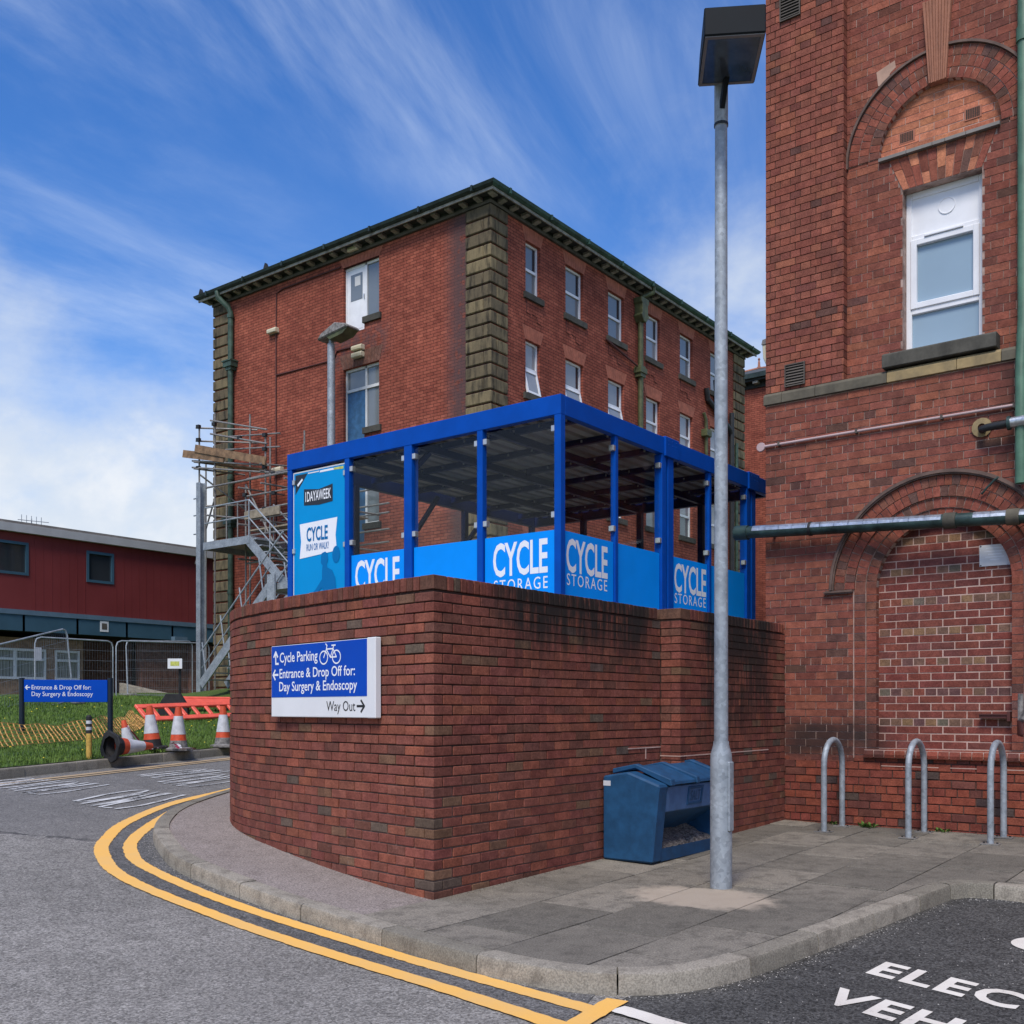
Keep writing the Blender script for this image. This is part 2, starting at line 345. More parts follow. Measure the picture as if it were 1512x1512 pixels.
simple('bollard_yellow', (.52, .33, .07), .6, var=.25, vscale=18)
simple('timber', (.22, .135, .075), .8, var=.4, vscale=5, bump_s=.2)
simple('timber_old', (.26, .22, .16), .85, var=.3, vscale=6)
simple('flower', (.62, .50, .02), .6)
simple('label_white', (.55, .56, .60), .5)
def grass_mat(name, a, b):
    m, t, p, pos = newmat(name)
    n1 = noise(t, pos, 1.2, 5, .6); n2 = noise(t, pos, 25, 4, .7)
    c = mixc(t, ramp(t, n1, .3, .7), a, b)
    c = mixc(t, 1.0, c, mixc(t, ramp(t, n2, .3, .7), (.6, .6, .55), (1.35, 1.3, 1.2)), 'MULTIPLY')
    setp(t, p, c, .7, 0, n2, .8, .03, .25); MATS[name] = m
grass_mat('turf', (.06, .11, .022), (.085, .135, .03)); grass_mat('grass_blade', (.09, .17, .03), (.145, .235, .05)); grass_mat('weed', (.07, .15, .03), (.10, .2, .04))
# ------------------------------------------------------------------ mesh helpers
COL = sc.collection
ORG = {}
class MB:
    """collects shapes (world coordinates) for ONE mesh object"""
    def __init__(s): s.v = []; s.f = []; s.c = []; s.col = None
    def _add(s, vs, fs):
        n = len(s.v); s.v += [tuple(p) for p in vs]; s.f += [tuple(n + i for i in f) for f in fs]
        s.c += [s.col] * len(fs); return s
    def box(s, x0, y0, z0, x1, y1, z1):
        vs = [(x, y, z) for z in (z0, z1) for y in (y0, y1) for x in (x0, x1)]
        return s._add(vs, [(0, 2, 3, 1), (4, 5, 7, 6), (0, 1, 5, 4), (2, 6, 7, 3), (0, 4, 6, 2), (1, 3, 7, 5)])
    def obox(s, c, ax, ay, az, hx, hy, hz):
        c = Vector(c); ax, ay, az = (Vector(q).normalized() for q in (ax, ay, az))
        vs = [c + ax * (i * hx) + ay * (j * hy) + az * (k * hz) for k in (-1, 1) for j in (-1, 1) for i in (-1, 1)]
        return s._add(vs, [(0, 2, 3, 1), (4, 5, 7, 6), (0, 1, 5, 4), (2, 6, 7, 3), (0, 4, 6, 2), (1, 3, 7, 5)])
    def bar(s, p, q, w, h, up=(0, 0, 1)):
        p, q = Vector(p), Vector(q); d = (q - p); L = d.length; d.normalize(); u = Vector(up)
        sd = d.cross(u)
        if sd.length < 1e-4: sd = d.cross(Vector((1, 0, 0)))
        sd.normalize(); u = sd.cross(d)
        return s.obox((p + q) / 2, d, sd, u, L / 2, w / 2, h / 2)
    def quad(s, *ps): return s._add(ps, [tuple(range(len(ps)))])
    def prism(s, poly, vec):
        """polygon (3D points) extruded along vec"""
        n = len(poly); vec = Vector(vec); a = [Vector(p) for p in poly]; b = [p + vec for p in a]
        fs = [tuple(range(n - 1, -1, -1)), tuple(range(n, 2 * n))] + [(i, (i + 1) % n, n + (i + 1) % n, n + i) for i in range(n)]
        return s._add(a + b, fs)
    def tube(s, pts, r, n=8, cap=True):
        pts = [Vector(p) for p in pts]; rs = r if isinstance(r, (list, tuple)) else [r] * len(pts)
        vs = []; ref = None
        for i, p in enumerate(pts):
            d = (pts[min(i + 1, len(pts) - 1)] - pts[max(i - 1, 0)]).normalized()
            if ref is None:
                ref = Vector((0, 0, 1)) if abs(d.z) < .9 else Vector((1, 0, 0))
            sd = d.cross(ref).normalized(); ref = sd.cross(d).normalized()
            for k in range(n):
                a = 2 * math.pi * k / n; vs.append(p + (sd * math.cos(a) + ref * math.sin(a)) * rs[i])
        m = len(pts); fs = [(i * n + k, i * n + (k + 1) % n, (i + 1) * n + (k + 1) % n, (i + 1) * n + k) for i in range(m - 1) for k in range(n)]
        if cap: fs += [tuple(range(n - 1, -1, -1)), tuple((m - 1) * n + k for k in range(n))]
        return s._add(vs, fs)
    def lathe(s, prof, c, n=16, ax=(0, 0, 1)):
        """profile of (radius, height) about the axis through c"""
        ax = Vector(ax).normalized(); e = Vector((1, 0, 0)) if abs(ax.x) < .9 else Vector((0, 1, 0))
        u = ax.cross(e).normalized(); v = ax.cross(u); c = Vector(c)
        vs = [c + ax * h + (u * math.cos(2 * math.pi * k / n) + v * math.sin(2 * math.pi * k / n)) * r for r, h in prof for k in range(n)]
        m = len(prof); fs = [(i * n + k, i * n + (k + 1) % n, (i + 1) * n + (k + 1) % n, (i + 1) * n + k) for i in range(m - 1) for k in range(n)]
        return s._add(vs, fs)
    def build(s, name, mat, parent=None, smooth=False, bevel=0, org=None):
        o0 = Vector(ORG[parent.name]) if parent else (Vector(org) if org is not None else s.base())
        me = bpy.data.meshes.new(name)
        me.from_pydata([tuple(Vector(p) - o0) for p in s.v], [], s.f)
        if any(c is not None for c in s.c):
            at = me.color_attributes.new('Col', 'FLOAT_COLOR', 'CORNER'); buf = []
            for p in me.polygons:
                cc = s.c[p.index] or (.5, .5, .5)
                buf += [cc[0], cc[1], cc[2], 1.0] * p.loop_total
            at.data.foreach_set('color', buf)
        bm = bmesh.new(); bm.from_mesh(me)
        bmesh.ops.recalc_face_normals(bm, faces=bm.faces)
        if bevel: bmesh.ops.bevel(bm, geom=bm.edges[:], offset=bevel, segments=1, affect='EDGES', clamp_overlap=True)
        bm.to_mesh(me); bm.free()
        if smooth:
            me.polygons.foreach_set('use_smooth', [True] * len(me.polygons))
            me.set_sharp_from_angle(angle=R_(38))
        me.materials.append(MATS[mat])
        o = bpy.data.objects.new(name, me); COL.objects.link(o)
        if parent: o.parent = parent
        else: o.location = o0
        ORG[o.name] = o0
        return o
    def base(s):
        xs = [p[0] for p in s.v]; ys = [p[1] for p in s.v]
        return Vector(((min(xs) + max(xs)) / 2, (min(ys) + max(ys)) / 2, min(p[2] for p in s.v)))
def tag(o, label, cat, group=None):
    o['label'] = label; o['category'] = cat
    if group: o['group'] = group
    return o
def thing(name, label, cat, loc, group=None):
    o = bpy.data.objects.new(name, None); COL.objects.link(o); o.location = loc; o.empty_display_size = .2
    ORG[o.name] = Vector(loc); return tag(o, label, cat, group)
def struct(o): o['kind'] = 'structure'; return o
def stuff(o): o['kind'] = 'stuff'; return o
def smooth_line(pts, per=6):
    """Catmull-Rom through the points"""
    P = [Vector(p) for p in pts]; out = []
    for i in range(len(P) - 1):
        p0 = P[i - 1] if i else P[0] * 2 - P[1]; p1, p2 = P[i], P[i + 1]; p3 = P[i + 2] if i + 2 < len(P) else P[-1] * 2 - P[-2]
        for k in range(per):
            u = k / per
            out.append(.5 * ((2 * p1) + (p2 - p0) * u + (2 * p0 - 5 * p1 + 4 * p2 - p3) * u * u + (3 * p1 - p0 - 3 * p2 + p3) * u ** 3))
    return out + [P[-1]]
class Path:
    """plan curve by length; left normal n"""
    def __init__(s, pts):
        s.p = [Vector((q[0], q[1])) for q in pts]; s.s = [0.]
        for a, b in zip(s.p, s.p[1:]): s.s.append(s.s[-1] + (b - a).length)
        s.L = s.s[-1]
    def at(s, d):
        d = min(max(d, 0), s.L - 1e-6); i = 0
        while s.s[i + 1] < d: i += 1
        u = (d - s.s[i]) / (s.s[i + 1] - s.s[i]); tg = (s.p[i + 1] - s.p[i]).normalized()
        if i + 2 < len(s.p) and u > .5: tg = (tg * (1.5 - u) + (s.p[i + 2] - s.p[i + 1]).normalized() * (u - .5)).normalized()
        elif i > 0 and u < .5: tg = (tg * (.5 + u) + (s.p[i] - s.p[i - 1]).normalized() * (.5 - u)).normalized()
        return s.p[i].lerp(s.p[i + 1], u), tg
    def off(s, d, w):
        p, tg = s.at(d); return p + Vector((-tg.y, tg.x)) * w
CAM = Vector((0, 0, 1.4))
_tc = {}
def text_mesh(body, bold=0.0, spacing=1.0):
    cu = bpy.data.curves.new('lettering', 'FONT'); cu.body = body; cu.size = 1; cu.offset = bold; cu.space_character = spacing; cu.resolution_u = 3
    ob = bpy.data.objects.new('lettering', cu); COL.objects.link(ob)
    dg = bpy.context.evaluated_depsgraph_get(); dg.update()
    me = bpy.data.meshes.new_from_object(ob.evaluated_get(dg))
    vs = [v.co.copy() for v in me.vertices]; fs = [tuple(p.vertices) for p in me.polygons]
    bpy.data.objects.remove(ob); bpy.data.meshes.remove(me); bpy.data.curves.remove(cu)
    return vs, fs
def lettering(name, body, parent, org, right, up, width, cap, mat, bold=0.0, thick=.0015, spacing=1.0, shear=None):
    """flat lettering: capital height `cap`, total width `width`, lower left at org on the plane right/up"""
    vs, fs = text_mesh(body, bold, spacing)
    if 'cap' not in _tc:
        ev, _ = text_mesh('E'); _tc['cap'] = max(v.y for v in ev) - min(v.y for v in ev)
    x0 = min(v.x for v in vs); x1 = max(v.x for v in vs); sx = width / (x1 - x0); sy = cap / _tc['cap']
    rg, u = Vector(right), Vector(up); nrm = rg.cross(u).normalized(); o = Vector(org)
    m = MB(); m._add([o + rg * ((v.x - x0) * sx) + u * (v.y * sy) + nrm * thick for v in vs], fs)
    return m.build(name, mat, parent)

# ------------------------------------------------------------------ ground levels
def ramp_b(b): return 0.0 if b < 4 else (.01875 * (b - 4) ** 2 if b < 6 else .075 * (b - 5))
def pav(a, b): return ramp_b(b) + .018 * max(0, a - 5.6) * min(1, max(0, 6 - b))
def road_z(a, b): return pav(a, b) - .12
def kerb_b(a): return 13.2 + (a - 6.5) * .31
def lawn_z(a, b):
    bk = kerb_b(a); d = max(0, b - bk)
    return min(ramp_b(bk), .95) + .012 + .10 * min(d, 8) + .03 * max(0, d - 8)
def grid(name, mat, xs, ys, zf):
    m = MB(); n = len(xs)
    m._add([(x, y, zf(x, y)) for y in ys for x in xs], [(j * n + i, j * n + i + 1, (j + 1) * n + i + 1, (j + 1) * n + i) for j in range(len(ys) - 1) for i in range(n - 1)])
    return m.build(name, mat, smooth=True, org=(0, 0, 0))
def fr(a, b, st): n = max(1, round((b - a) / st)); return [a + (b - a) * i / n for i in range(n + 1)]
struct(grid('ground', 'turf', [-900, -300, -60] + fr(-30, 60, 5) + [120, 300, 900], [-900, -300, -60] + fr(-20, 60, 4) + [150, 400, 900],
            lambda x, y: min(ramp_b(y), 1.6) - .5 if y < 40 else 1.1))
struct(grid('road', 'asphalt', fr(-14, 16, .5), fr(-12, 17, .5), road_z))

KERB = smooth_line([(12.5, 11.9), (11, 11.55), (9.5, 11.15), (8.6, 10.82), (7.83, 10.44), (7.0, 9.93), (6.45, 9.5), (6.0, 9.03), (5.7, 8.63), (5.4, 8.08), (5.12, 7.45), (4.97, 6.75), (4.87, 6.0),
    (4.78, 5.14), (4.66, 4.3), (4.56, 3.6), (4.60, 3.08), (4.86, 2.70), (5.35, 2.51), (6.27, 2.39), (6.8, 2.33), (7.6, 2.25), (8.36, 2.17)], 6)
KERB2 = smooth_line([(8.36, 2.17), (8.53, 2.06), (8.56, 1.85), (8.54, 1.4), (8.5, .5), (8.42, -2.0), (8.3, -6)], 5)
kp, kp2 = Path(KERB), Path(KERB2)
kroot = bpy.data.objects.new('kerb', None); COL.objects.link(kroot); ORG['kerb'] = Vector((0, 0, 0)); struct(kroot)
def kerb_run(path, lens, side, zf, root, w=.145, s0=0.0, joint=.010, h=.30):
    s = s0; i = 0
    prof = [(0, -h), (0.003, -.028), (.012, -.007), (.030, 0), (w, 0), (w, -h)]
    while s < path.L - .1:
        L = lens[i % len(lens)]; e = min(s + L, path.L); a, b = s + joint / 2, e - joint / 2
        n = max(2, int((b - a) / .16) + 1); m = MB(); vs = []
        dz = random.uniform(-.004, .004); dw = random.uniform(-.004, .004)
        for k in range(n):
            d = a + (b - a) * k / (n - 1)
            for (u, v) in prof:
                q = path.off(d, side * (u + dw)); c = path.at(d)[0]; vs.append((q.x, q.y, zf(c.x, c.y) + v + dz))
        c = len(prof)
        fs = [(k * c + j, k * c + (j + 1) % c, (k + 1) * c + (j + 1) % c, (k + 1) * c + j) for k in range(n - 1) for j in range(c)]
        fs += [tuple(range(c)), tuple((n - 1) * c + j for j in range(c - 1, -1, -1))]
        m._add(vs, fs); m.build('kerb_stone', 'kerbstone', root, smooth=True)
        s = e; i += 1
kerb_run(kp, [.90, .90, .90, .78, .78, .78, .9], 1, pav, kroot)
kerb_run(kp2, [.36, .9, .9], 1, pav, kroot)

# footway of fine red-grey chippings round the curved wall
WALL = smooth_line([(5.60, 5.006), (5.635, 5.31), (5.69, 5.66), (5.755, 6.05), (5.83, 6.45), (5.93, 6.9), (6.03, 7.3), (6.14, 7.7), (6.27, 8.06), (6.45, 8.42), (6.70, 8.78), (7.0, 9.1), (7.38, 9.38), (7.85, 9.6), (8.4, 9.78), (9.2, 9.97), (10.2, 10.15), (11.4, 10.35)], 5)
wp = Path(WALL)
m = MB(); n = 60; rows = []
k0 = next(i * .02 for i in range(2000) if kp.at(i * .02)[0].y < 5.06 and i * .02 > 3)
for i in range(n + 1):
    a = wp.at(wp.L * (1 - i / n))[0]; b = kp.off(k0 * i / n, .14)
    rows.append([a.lerp(b, j / 5) if j else a + (a - b).normalized() * .05 for j in range(6)])
m._add([(q.x, q.y, pav(q.x, q.y) - .004) for r in rows for q in r], [(i * 6 + j, i * 6 + j + 1, (i + 1) * 6 + j + 1, (i + 1) * 6 + j) for i in range(n) for j in range(5)])
struct(m.build('footway', 'footway', smooth=True, org=(0, 0, 0)))

# flagged pavement
def clip(poly, f):
    out = []
    for i, p in enumerate(poly):
        q = poly[(i + 1) % len(poly)]; a, b = f(p), f(q)
        if a >= 0: out.append(p)
        if (a >= 0) != (b >= 0): u = a / (a - b); out.append((p[0] + (q[0] - p[0]) * u, p[1] + (q[1] - p[1]) * u))
    return out
front = []
d = k0
while d < kp.L - .02: q = kp.off(d, .150); front.append((q.x, q.y)); d += .12
front = [p for p in front if p[0] < 8.60]
front += [(q.x, q.y) for q in (kp2.off(dd, .150) for dd in (.3, .45, .6, .9, 1.5, 3, 5, 7.5)) if q.x > 8.60]
REGION = front + [(11.42, -5.5), (11.42, 4.79), (8.90, 4.79), (8.90, 5.0), (5.602, 5.0)]
pv = MB(); xs = fr(4.2, 11.42, .3)
for a, b in zip(xs, xs[1:]):
    for c0, c1 in ((-6, 4), (4, 4.5), (4.5, 5.1)):
        pl = clip(clip(clip(clip(REGION, lambda p: p[0] - a), lambda p: b - p[0]), lambda p: p[1] - c0), lambda p: c1 - p[1])
        if len(pl) > 2: pv.quad(*[(x, y, pav(x, y) - .014) for x, y in pl])
pave = struct(pv.build('pavement', 'slab_bed', org=(0, 0, 0)))
yy = 5.02; row = 0
while yy > -5:
    y1, y0 = yy, yy - .632; x = 4.0 + (row % 2) * .45 - .2
    while x < 11.6:
        L = .9; x0, x1 = x + .006, x + L - .006
        pl = list(REGION)
        for f in (lambda p: p[0] - x0, lambda p: x1 - p[0], lambda p: p[1] - y0 - .006, lambda p: y1 - .006 - p[1]):
            pl = clip(pl, f)
            if len(pl) < 3: break
        if len(pl) >= 3:
            q = []
            for p in pl:
                if not q or (Vector(p) - Vector(q[-1])).length > .006: q.append(p)
            ar = abs(sum(q[i][0] * q[(i + 1) % len(q)][1] - q[(i + 1) % len(q)][0] * q[i][1] for i in range(len(q)))) / 2
            if len(q) >= 3 and ar > .004:
                dz = random.uniform(-.004, .002); tx, ty = random.uniform(-.003, .003), random.uniform(-.003, .003)
                cx = sum(p[0] for p in q) / len(q); cy = sum(p[1] for p in q) / len(q)
                m = MB(); top = [(p[0], p[1], pav(*p) + dz + tx * (p[0] - cx) + ty * (p[1] - cy)) for p in q]
                m.prism([(a, b, c - .04) for a, b, c in top], (0, 0, .04)); m.build('paving_slab', 'slab', pave, bevel=.003 if len(q) <= 5 else 0)
        x += L
    yy -= .632; row += 1
# parking bay: newer, darker blacktop, and the strip between the yellow lines and the kerb
def sheet(name, mat, poly, dz, cell=.5):
    m = MB(); m.quad(*[(x, y, road_z(x, y) + dz) for x, y in poly]); return struct(m.build(name, mat, org=(0, 0, 0)))
bay = [(4.40, 2.82), (4.9, 2.85), (5.4, 2.6), (8.4, 2.25), (8.7, 1.9), (8.62, -2), (8.4, -6), (3.4, -6), (4.0, -.5), (4.3, 1.4)]
m = MB(); xs = fr(3.3, 9, .3)
# cut the bay into strips so that it follows the fall of the road
for a, b in zip(xs, xs[1:]):
    pl = clip(clip(bay, lambda p: p[0] - a), lambda p: b - p[0])
    if len(pl) > 2: m.quad(*[(x, y, road_z(x, y) + .004) for x, y in pl])
struct(m.build('parking_bay', 'asphalt_new', org=(0, 0, 0)))
def ribbon(path, s0, s1, w0, w1, dz, st=.045, zf=road_z, rag=.005):
    m = MB(); n = max(2, int((s1 - s0) / st)); vs = []; rr = random.Random(int(s1 * 97))
    for i in range(n + 1):
        d = s0 + (s1 - s0) * i / n
        for w_ in (w0, w1): q = path.off(d, w_ + rr.uniform(-rag, rag)); vs.append((q.x, q.y, zf(q.x, q.y) + dz))
    m._add(vs, [(2 * i, 2 * i + 1, 2 * i + 3, 2 * i + 2) for i in range(n)]); return m
s_end = next(i * .02 for i in range(2000) if kp.at(i * .02)[0].y < 2.95)
Y1 = Path(smooth_line([(12.3, 12.2), (10.5, 11.85), (9.2, 11.45), (8.245, 10.995), (7.145, 10.45), (6.03, 9.60), (5.39, 8.9), (5.08, 8.47), (4.75, 7.78), (4.58, 7.093), (4.48, 6.116), (4.39, 4.961), (4.28, 3.994), (4.15, 3.263), (4.06, 2.80)], 6))
Y2 = Path(smooth_line([(12.3, 12.05), (10.5, 11.68), (9.3, 11.28), (8.4, 10.85), (7.30, 10.32), (6.25, 9.44), (5.58, 8.76), (5.25, 8.28), (5.0, 7.69), (4.79, 6.5), (4.68, 4.961), (4.50, 3.676), (4.38, 2.85)], 6))
ribbon(Y1, 0, Y1.L, -.062, .062, .009).build('yellow_line', 'yellow_paint', org=(0, 0, 0)); ribbon(Y2, 0, Y2.L, -.06, .06, .009).build('yellow_line', 'yellow_paint', org=(0, 0, 0))
m = MB(); n = 80; vs = []
for i in range(n + 1):   # older, darker blacktop between the outer line and the kerb
    p = Y1.at(Y1.L * i / n)[0]; best = min((kp.at(kp.L * j / 240) for j in range(241)), key=lambda q: (q[0] - p).length)[0]
    for f in (0, .5, 1.0): q = p.lerp(best + (best - p).normalized() * .03, f); vs.append((q.x, q.y, road_z(q.x, q.y) + .004))
m._add(vs, [(3 * i + k, 3 * i + k + 1, 3 * i + k + 4, 3 * i + k + 3) for i in range(n) for k in range(2)]); struct(m.build('gutter_strip', 'asphalt_strip', org=(0, 0, 0), smooth=True))
T = Path([(4.60, 2.84), (3.90, 2.74)]); ribbon(T, 0, T.L, -.06, .06, .013).build('yellow_line', 'yellow_paint', org=(0, 0, 0))
Wl = Path([(4.47, 2.76), (4.40, 2.45), (4.33, 2.0), (4.2, 1.2)]); ribbon(Wl, 0, Wl.L, -.06, .06, .012).build('white_line', 'white_paint', org=(0, 0, 0))
YL = Path([(-6, kerb_b(-6) - .34), (14, kerb_b(14) - .34)]); ribbon(YL, 0, YL.L, -.05, .05, .008, .2).build('yellow_line', 'yellow_faded', org=(0, 0, 0))
ribbon(YL, 0, YL.L, -.17, -.10, .008, .2).build('yellow_line', 'yellow_faded', org=(0, 0, 0))
for o in [o for o in bpy.data.objects if o.name.startswith(('yellow_line', 'white_line'))]: struct(o)
# worn white lettering on the far side of the road (only strokes are left of it)
def stroke(pts, w):
    P = Path(smooth_line(pts, 4) if len(pts) > 2 else pts); return ribbon(P, 0, P.L, -w / 2, w / 2, .009, .15)
near = [[(6.33, 11.12), (6.98, 11.46), (7.40, 11.58), (7.54, 11.55), (7.48, 11.46), (7.12, 11.27), (6.65, 11.09), (6.42, 11.05), (6.33, 11.12)],
        [(6.31, 10.92), (6.84, 11.11), (7.34, 11.30)], [(6.33, 10.74), (6.9, 10.97), (7.57, 11.34)], [(6.33, 10.74), (6.9, 10.90), (7.62, 11.21)], [(6.35, 10.63), (6.95, 10.89), (7.64, 11.17)],
        [(6.35, 10.63), (6.42, 10.49)], [(6.42, 10.42), (6.88, 10.54), (7.7, 10.98)]]
def shifted(ss, da, db, sa=1, sb=1): return [[(6.3 + (a - 6.3) * sa + da, 10.4 + (b - 10.4) * sb + db) for a, b in s] for s in ss]
k = 0
for grp, wd in ((near, .05), (shifted(near, -.15, 1.35, .9, .75), .035), (shifted(near, -.35, 2.0, .8, .62), .035), (shifted(near, 1.75, 1.15, 1.1, .8), .035), (shifted(near, 1.9, 2.0, 1.1, .6), .03)):
    for s in grp: struct(stroke(s, wd).build('road_marking', 'white_worn', org=(0, 0, 0)))
# bay lettering
def ground_text(body, org, right, up, width, cap):
    vs, fs = text_mesh(body, .030, 1.12)
    x0 = min(v.x for v in vs); x1 = max(v.x for v in vs); sx = width / (x1 - x0); sy = cap / .73
    m = MB(); P = []
    for v in vs:
        x = org[0] + right[0] * (v.x - x0) * sx + up[0] * v.y * sy; y = org[1] + right[1] * (v.x - x0) * sx + up[1] * v.y * sy
        P.append((x, y, road_z(x, y) + .0085))
    m._add(P, fs); return struct(m.build('road_marking', 'white_paint', org=(0, 0, 0)))
RT, UPV = (-.30, -.954), (.99, -.06)
ground_text('ELECTRIC', (5.93, 2.00), RT, UPV, 1.78, .31); ground_text('VEHICLE', (5.25, 2.03), RT, UPV, 1.58, .31)
m = MB(); C0 = (7.20, 1.27)
m._add([(C0[0] + r * math.cos(a), C0[1] + r * math.sin(a), road_z(C0[0], C0[1]) + .0085 + .018 * (r * math.cos(a))) for a in [i * math.pi / 16 for i in range(32)] for r in (.13, .23)],
       [(2 * i, 2 * i + 1, (2 * i + 3) % 64, (2 * i + 2) % 64) for i in range(32)]); struct(m.build('road_marking', 'white_paint', org=(0, 0, 0)))
# chippings and litter gathered along the foot of the kerb and over the bay
m = MB(); rg = random.Random(12)
def chip(x, y, z, r):
    a = [rg.uniform(.5, 1.2) * r for _ in range(5)]; th = rg.uniform(0, 6)
    m._add([(x + a[i] * math.cos(th + i * 1.257), y + a[i] * math.sin(th + i * 1.257), z) for i in range(5)] + [(x, y, z + r * .8)], [(i, (i + 1) % 5, 5) for i in range(5)])
for i in range(900):
    d = rg.uniform(6.5, kp.L - .2); q = kp.off(d, -.01 - abs(rg.gauss(0, .07))); chip(q.x, q.y, road_z(q.x, q.y) + .006, rg.uniform(.002, .0065))
for i in range(420):
    x, y = rg.uniform(4.6, 8.4), rg.uniform(-.5, 2.3)
    if y < 2.45 - .04 * x: chip(x, y, road_z(x, y) + .006, rg.uniform(.002, .006))
for i in range(160):
    d = rg.uniform(0, kp2.L * .4); q = kp2.off(d, -.01 - abs(rg.gauss(0, .05))); chip(q.x, q.y, road_z(q.x, q.y) + .006, rg.uniform(.003, .008))
g = stuff(m.build('chippings', 'chips', org=(0, 0, 0))); tag(g, 'pale stone chippings scattered along the foot of the kerb', 'chippings')
m = MB()
for i in range(260):
    b_ = rg.uniform(1.2, 4.7); x = 11.42 - abs(rg.gauss(0, .05)); chip(x, b_, pav(x, b_) + .001, rg.uniform(.003, .009))
for i in range(200):
    x = rg.uniform(5.7, 11.3); y = (5.0 if x < 8.9 else 4.78) - abs(rg.gauss(0, .03)); chip(x, y, pav(x, y) + .001, rg.uniform(.003, .008))
g = stuff(m.build('wall_dirt', 'soil', org=(0, 0, 0))); tag(g, 'crumbs of soil and mortar along the foot of the walls', 'soil')
# lawn bank with its kerb
struct(grid('lawn', 'turf', fr(-10, 24, .5), fr(0, 14, .4), lambda a, d: 0))
lw = bpy.data.objects['lawn']
for v in lw.data.vertices: a, dd = v.co.x, v.co.y; b = kerb_b(a) + .10 + dd; v.co = (a, b, lawn_z(a, b))
lk = bpy.data.objects.new('kerb', None); COL.objects.link(lk); ORG[lk.name] = Vector((0, 0, 0)); struct(lk)
kerb_run(Path([(-9.7, kerb_b(-9.7)), (20, kerb_b(20))]), [.915], 1, lambda a, b: ramp_b(kerb_b(a)) + .012, lk, w=.13)
m = MB(); rnd = random.Random(3); N = 52000
for i in range(N):
    a = rnd.uniform(3.2, 17); d = .12 + rnd.random() ** 1.5 * 11; b = kerb_b(a) + d; z = lawn_z(a, b)
    h = rnd.uniform(.03, .075) * (1.3 if rnd.random() < .1 else 1); th = rnd.uniform(0, 6.3); wd = rnd.uniform(.006, .012) * (1 + d * .12); lx, ly = rnd.uniform(-.03, .03), rnd.uniform(-.03, .03)
    cx, sx = math.cos(th) * wd, math.sin(th) * wd
    m._add([(a - cx, b - sx, z - .01), (a + cx, b + sx, z - .01), (a + lx, b + ly, z + h)], [(0, 1, 2)])
g = stuff(m.build('grass', 'grass_blade', org=(0, 0, 0))); tag(g, 'short green grass covering the bank beside the road', 'grass')
m = MB()
for i in range(120):
    a = rnd.uniform(4, 14); d = .15 + rnd.random() ** 1.2 * 9; b = kerb_b(a) + d; z = lawn_z(a, b) + .06; r = rnd.uniform(.012, .024)
    m._add([(a + r * math.cos(q), b + r * math.sin(q), z) for q in (0, 1.05, 2.1, 3.14, 4.2, 5.25)] + [(a, b, z + .015)], [(j, (j + 1) % 6, 6) for j in range(6)])
g = stuff(m.build('dandelions', 'flower', org=(0, 0, 0))); tag(g, 'yellow dandelions dotted through the grass bank', 'flowers')
# ------------------------------------------------------------------ bricks
_bm = {}
def brick_mesh(L, H, Dp, bev, mat):
    key = (round(L, 3), round(H, 3), round(Dp, 3), mat)
    if key not in _bm:
        bm = bmesh.new(); bmesh.ops.create_cube(bm, size=1, matrix=Matrix.Diagonal((key[0], key[2], key[1], 1)))
        bmesh.ops.bevel(bm, geom=bm.edges[:], offset=bev, segments=1, affect='EDGES')
        me = bpy.data.meshes.new('brick'); bm.to_mesh(me); bm.free(); me.materials.append(MATS[mat]); _bm[key] = me
    return _bm[key]
def srgb(r, g, b, k=1.0):
    f = lambda c: (c / 255 / 12.92) if c < 10 else ((c / 255 + .055) / 1.055) ** 2.4
    return (f(r) * k, f(g) * k, f(b) * k)
def pick(pal, rn):
    c, = rn.choices([p[0] for p in pal], [p[1] for p in pal]); j = rn.uniform(.87, 1.11)
    return tuple(x * j * rn.uniform(.96, 1.04) for x in c)
PAL_WALL = [((.245, .089, .065), 5), ((.215, .077, .059), 4), ((.285, .10, .066), 3), ((.18, .078, .058), 1.6), ((.20, .112, .072), .6), ((.145, .105, .082), .25)]
PAL_OLD = [((.275, .098, .069), 5), ((.24, .086, .063), 4), ((.31, .113, .074), 2), ((.19, .074, .057), 1.2), ((.13, .068, .056), .25)]
PAL_PANEL = [((.225, .073, .056), 5), ((.21, .066, .052), 4), ((.185, .068, .058), 1.5)]
PAL_TAN = [((.26, .155, .09), 2), ((.20, .12, .085), 2), ((.23, .078, .058), 3), ((.155, .082, .075), 2), ((.16, .135, .105), .6)]
PAL_NEW = [((.54, .215, .125), 4), ((.49, .19, .11), 3)]
PAL_ARCH = [((.275, .092, .064), 4), ((.205, .088, .064), 2), ((.145, .08, .066), 1.2), ((.245, .084, .06), 3)]
PAL_LOW = [((.27, .08, .052), 4), ((.23, .068, .05), 3), ((.17, .066, .054), 1.2), ((.09, .066, .06), .5)]
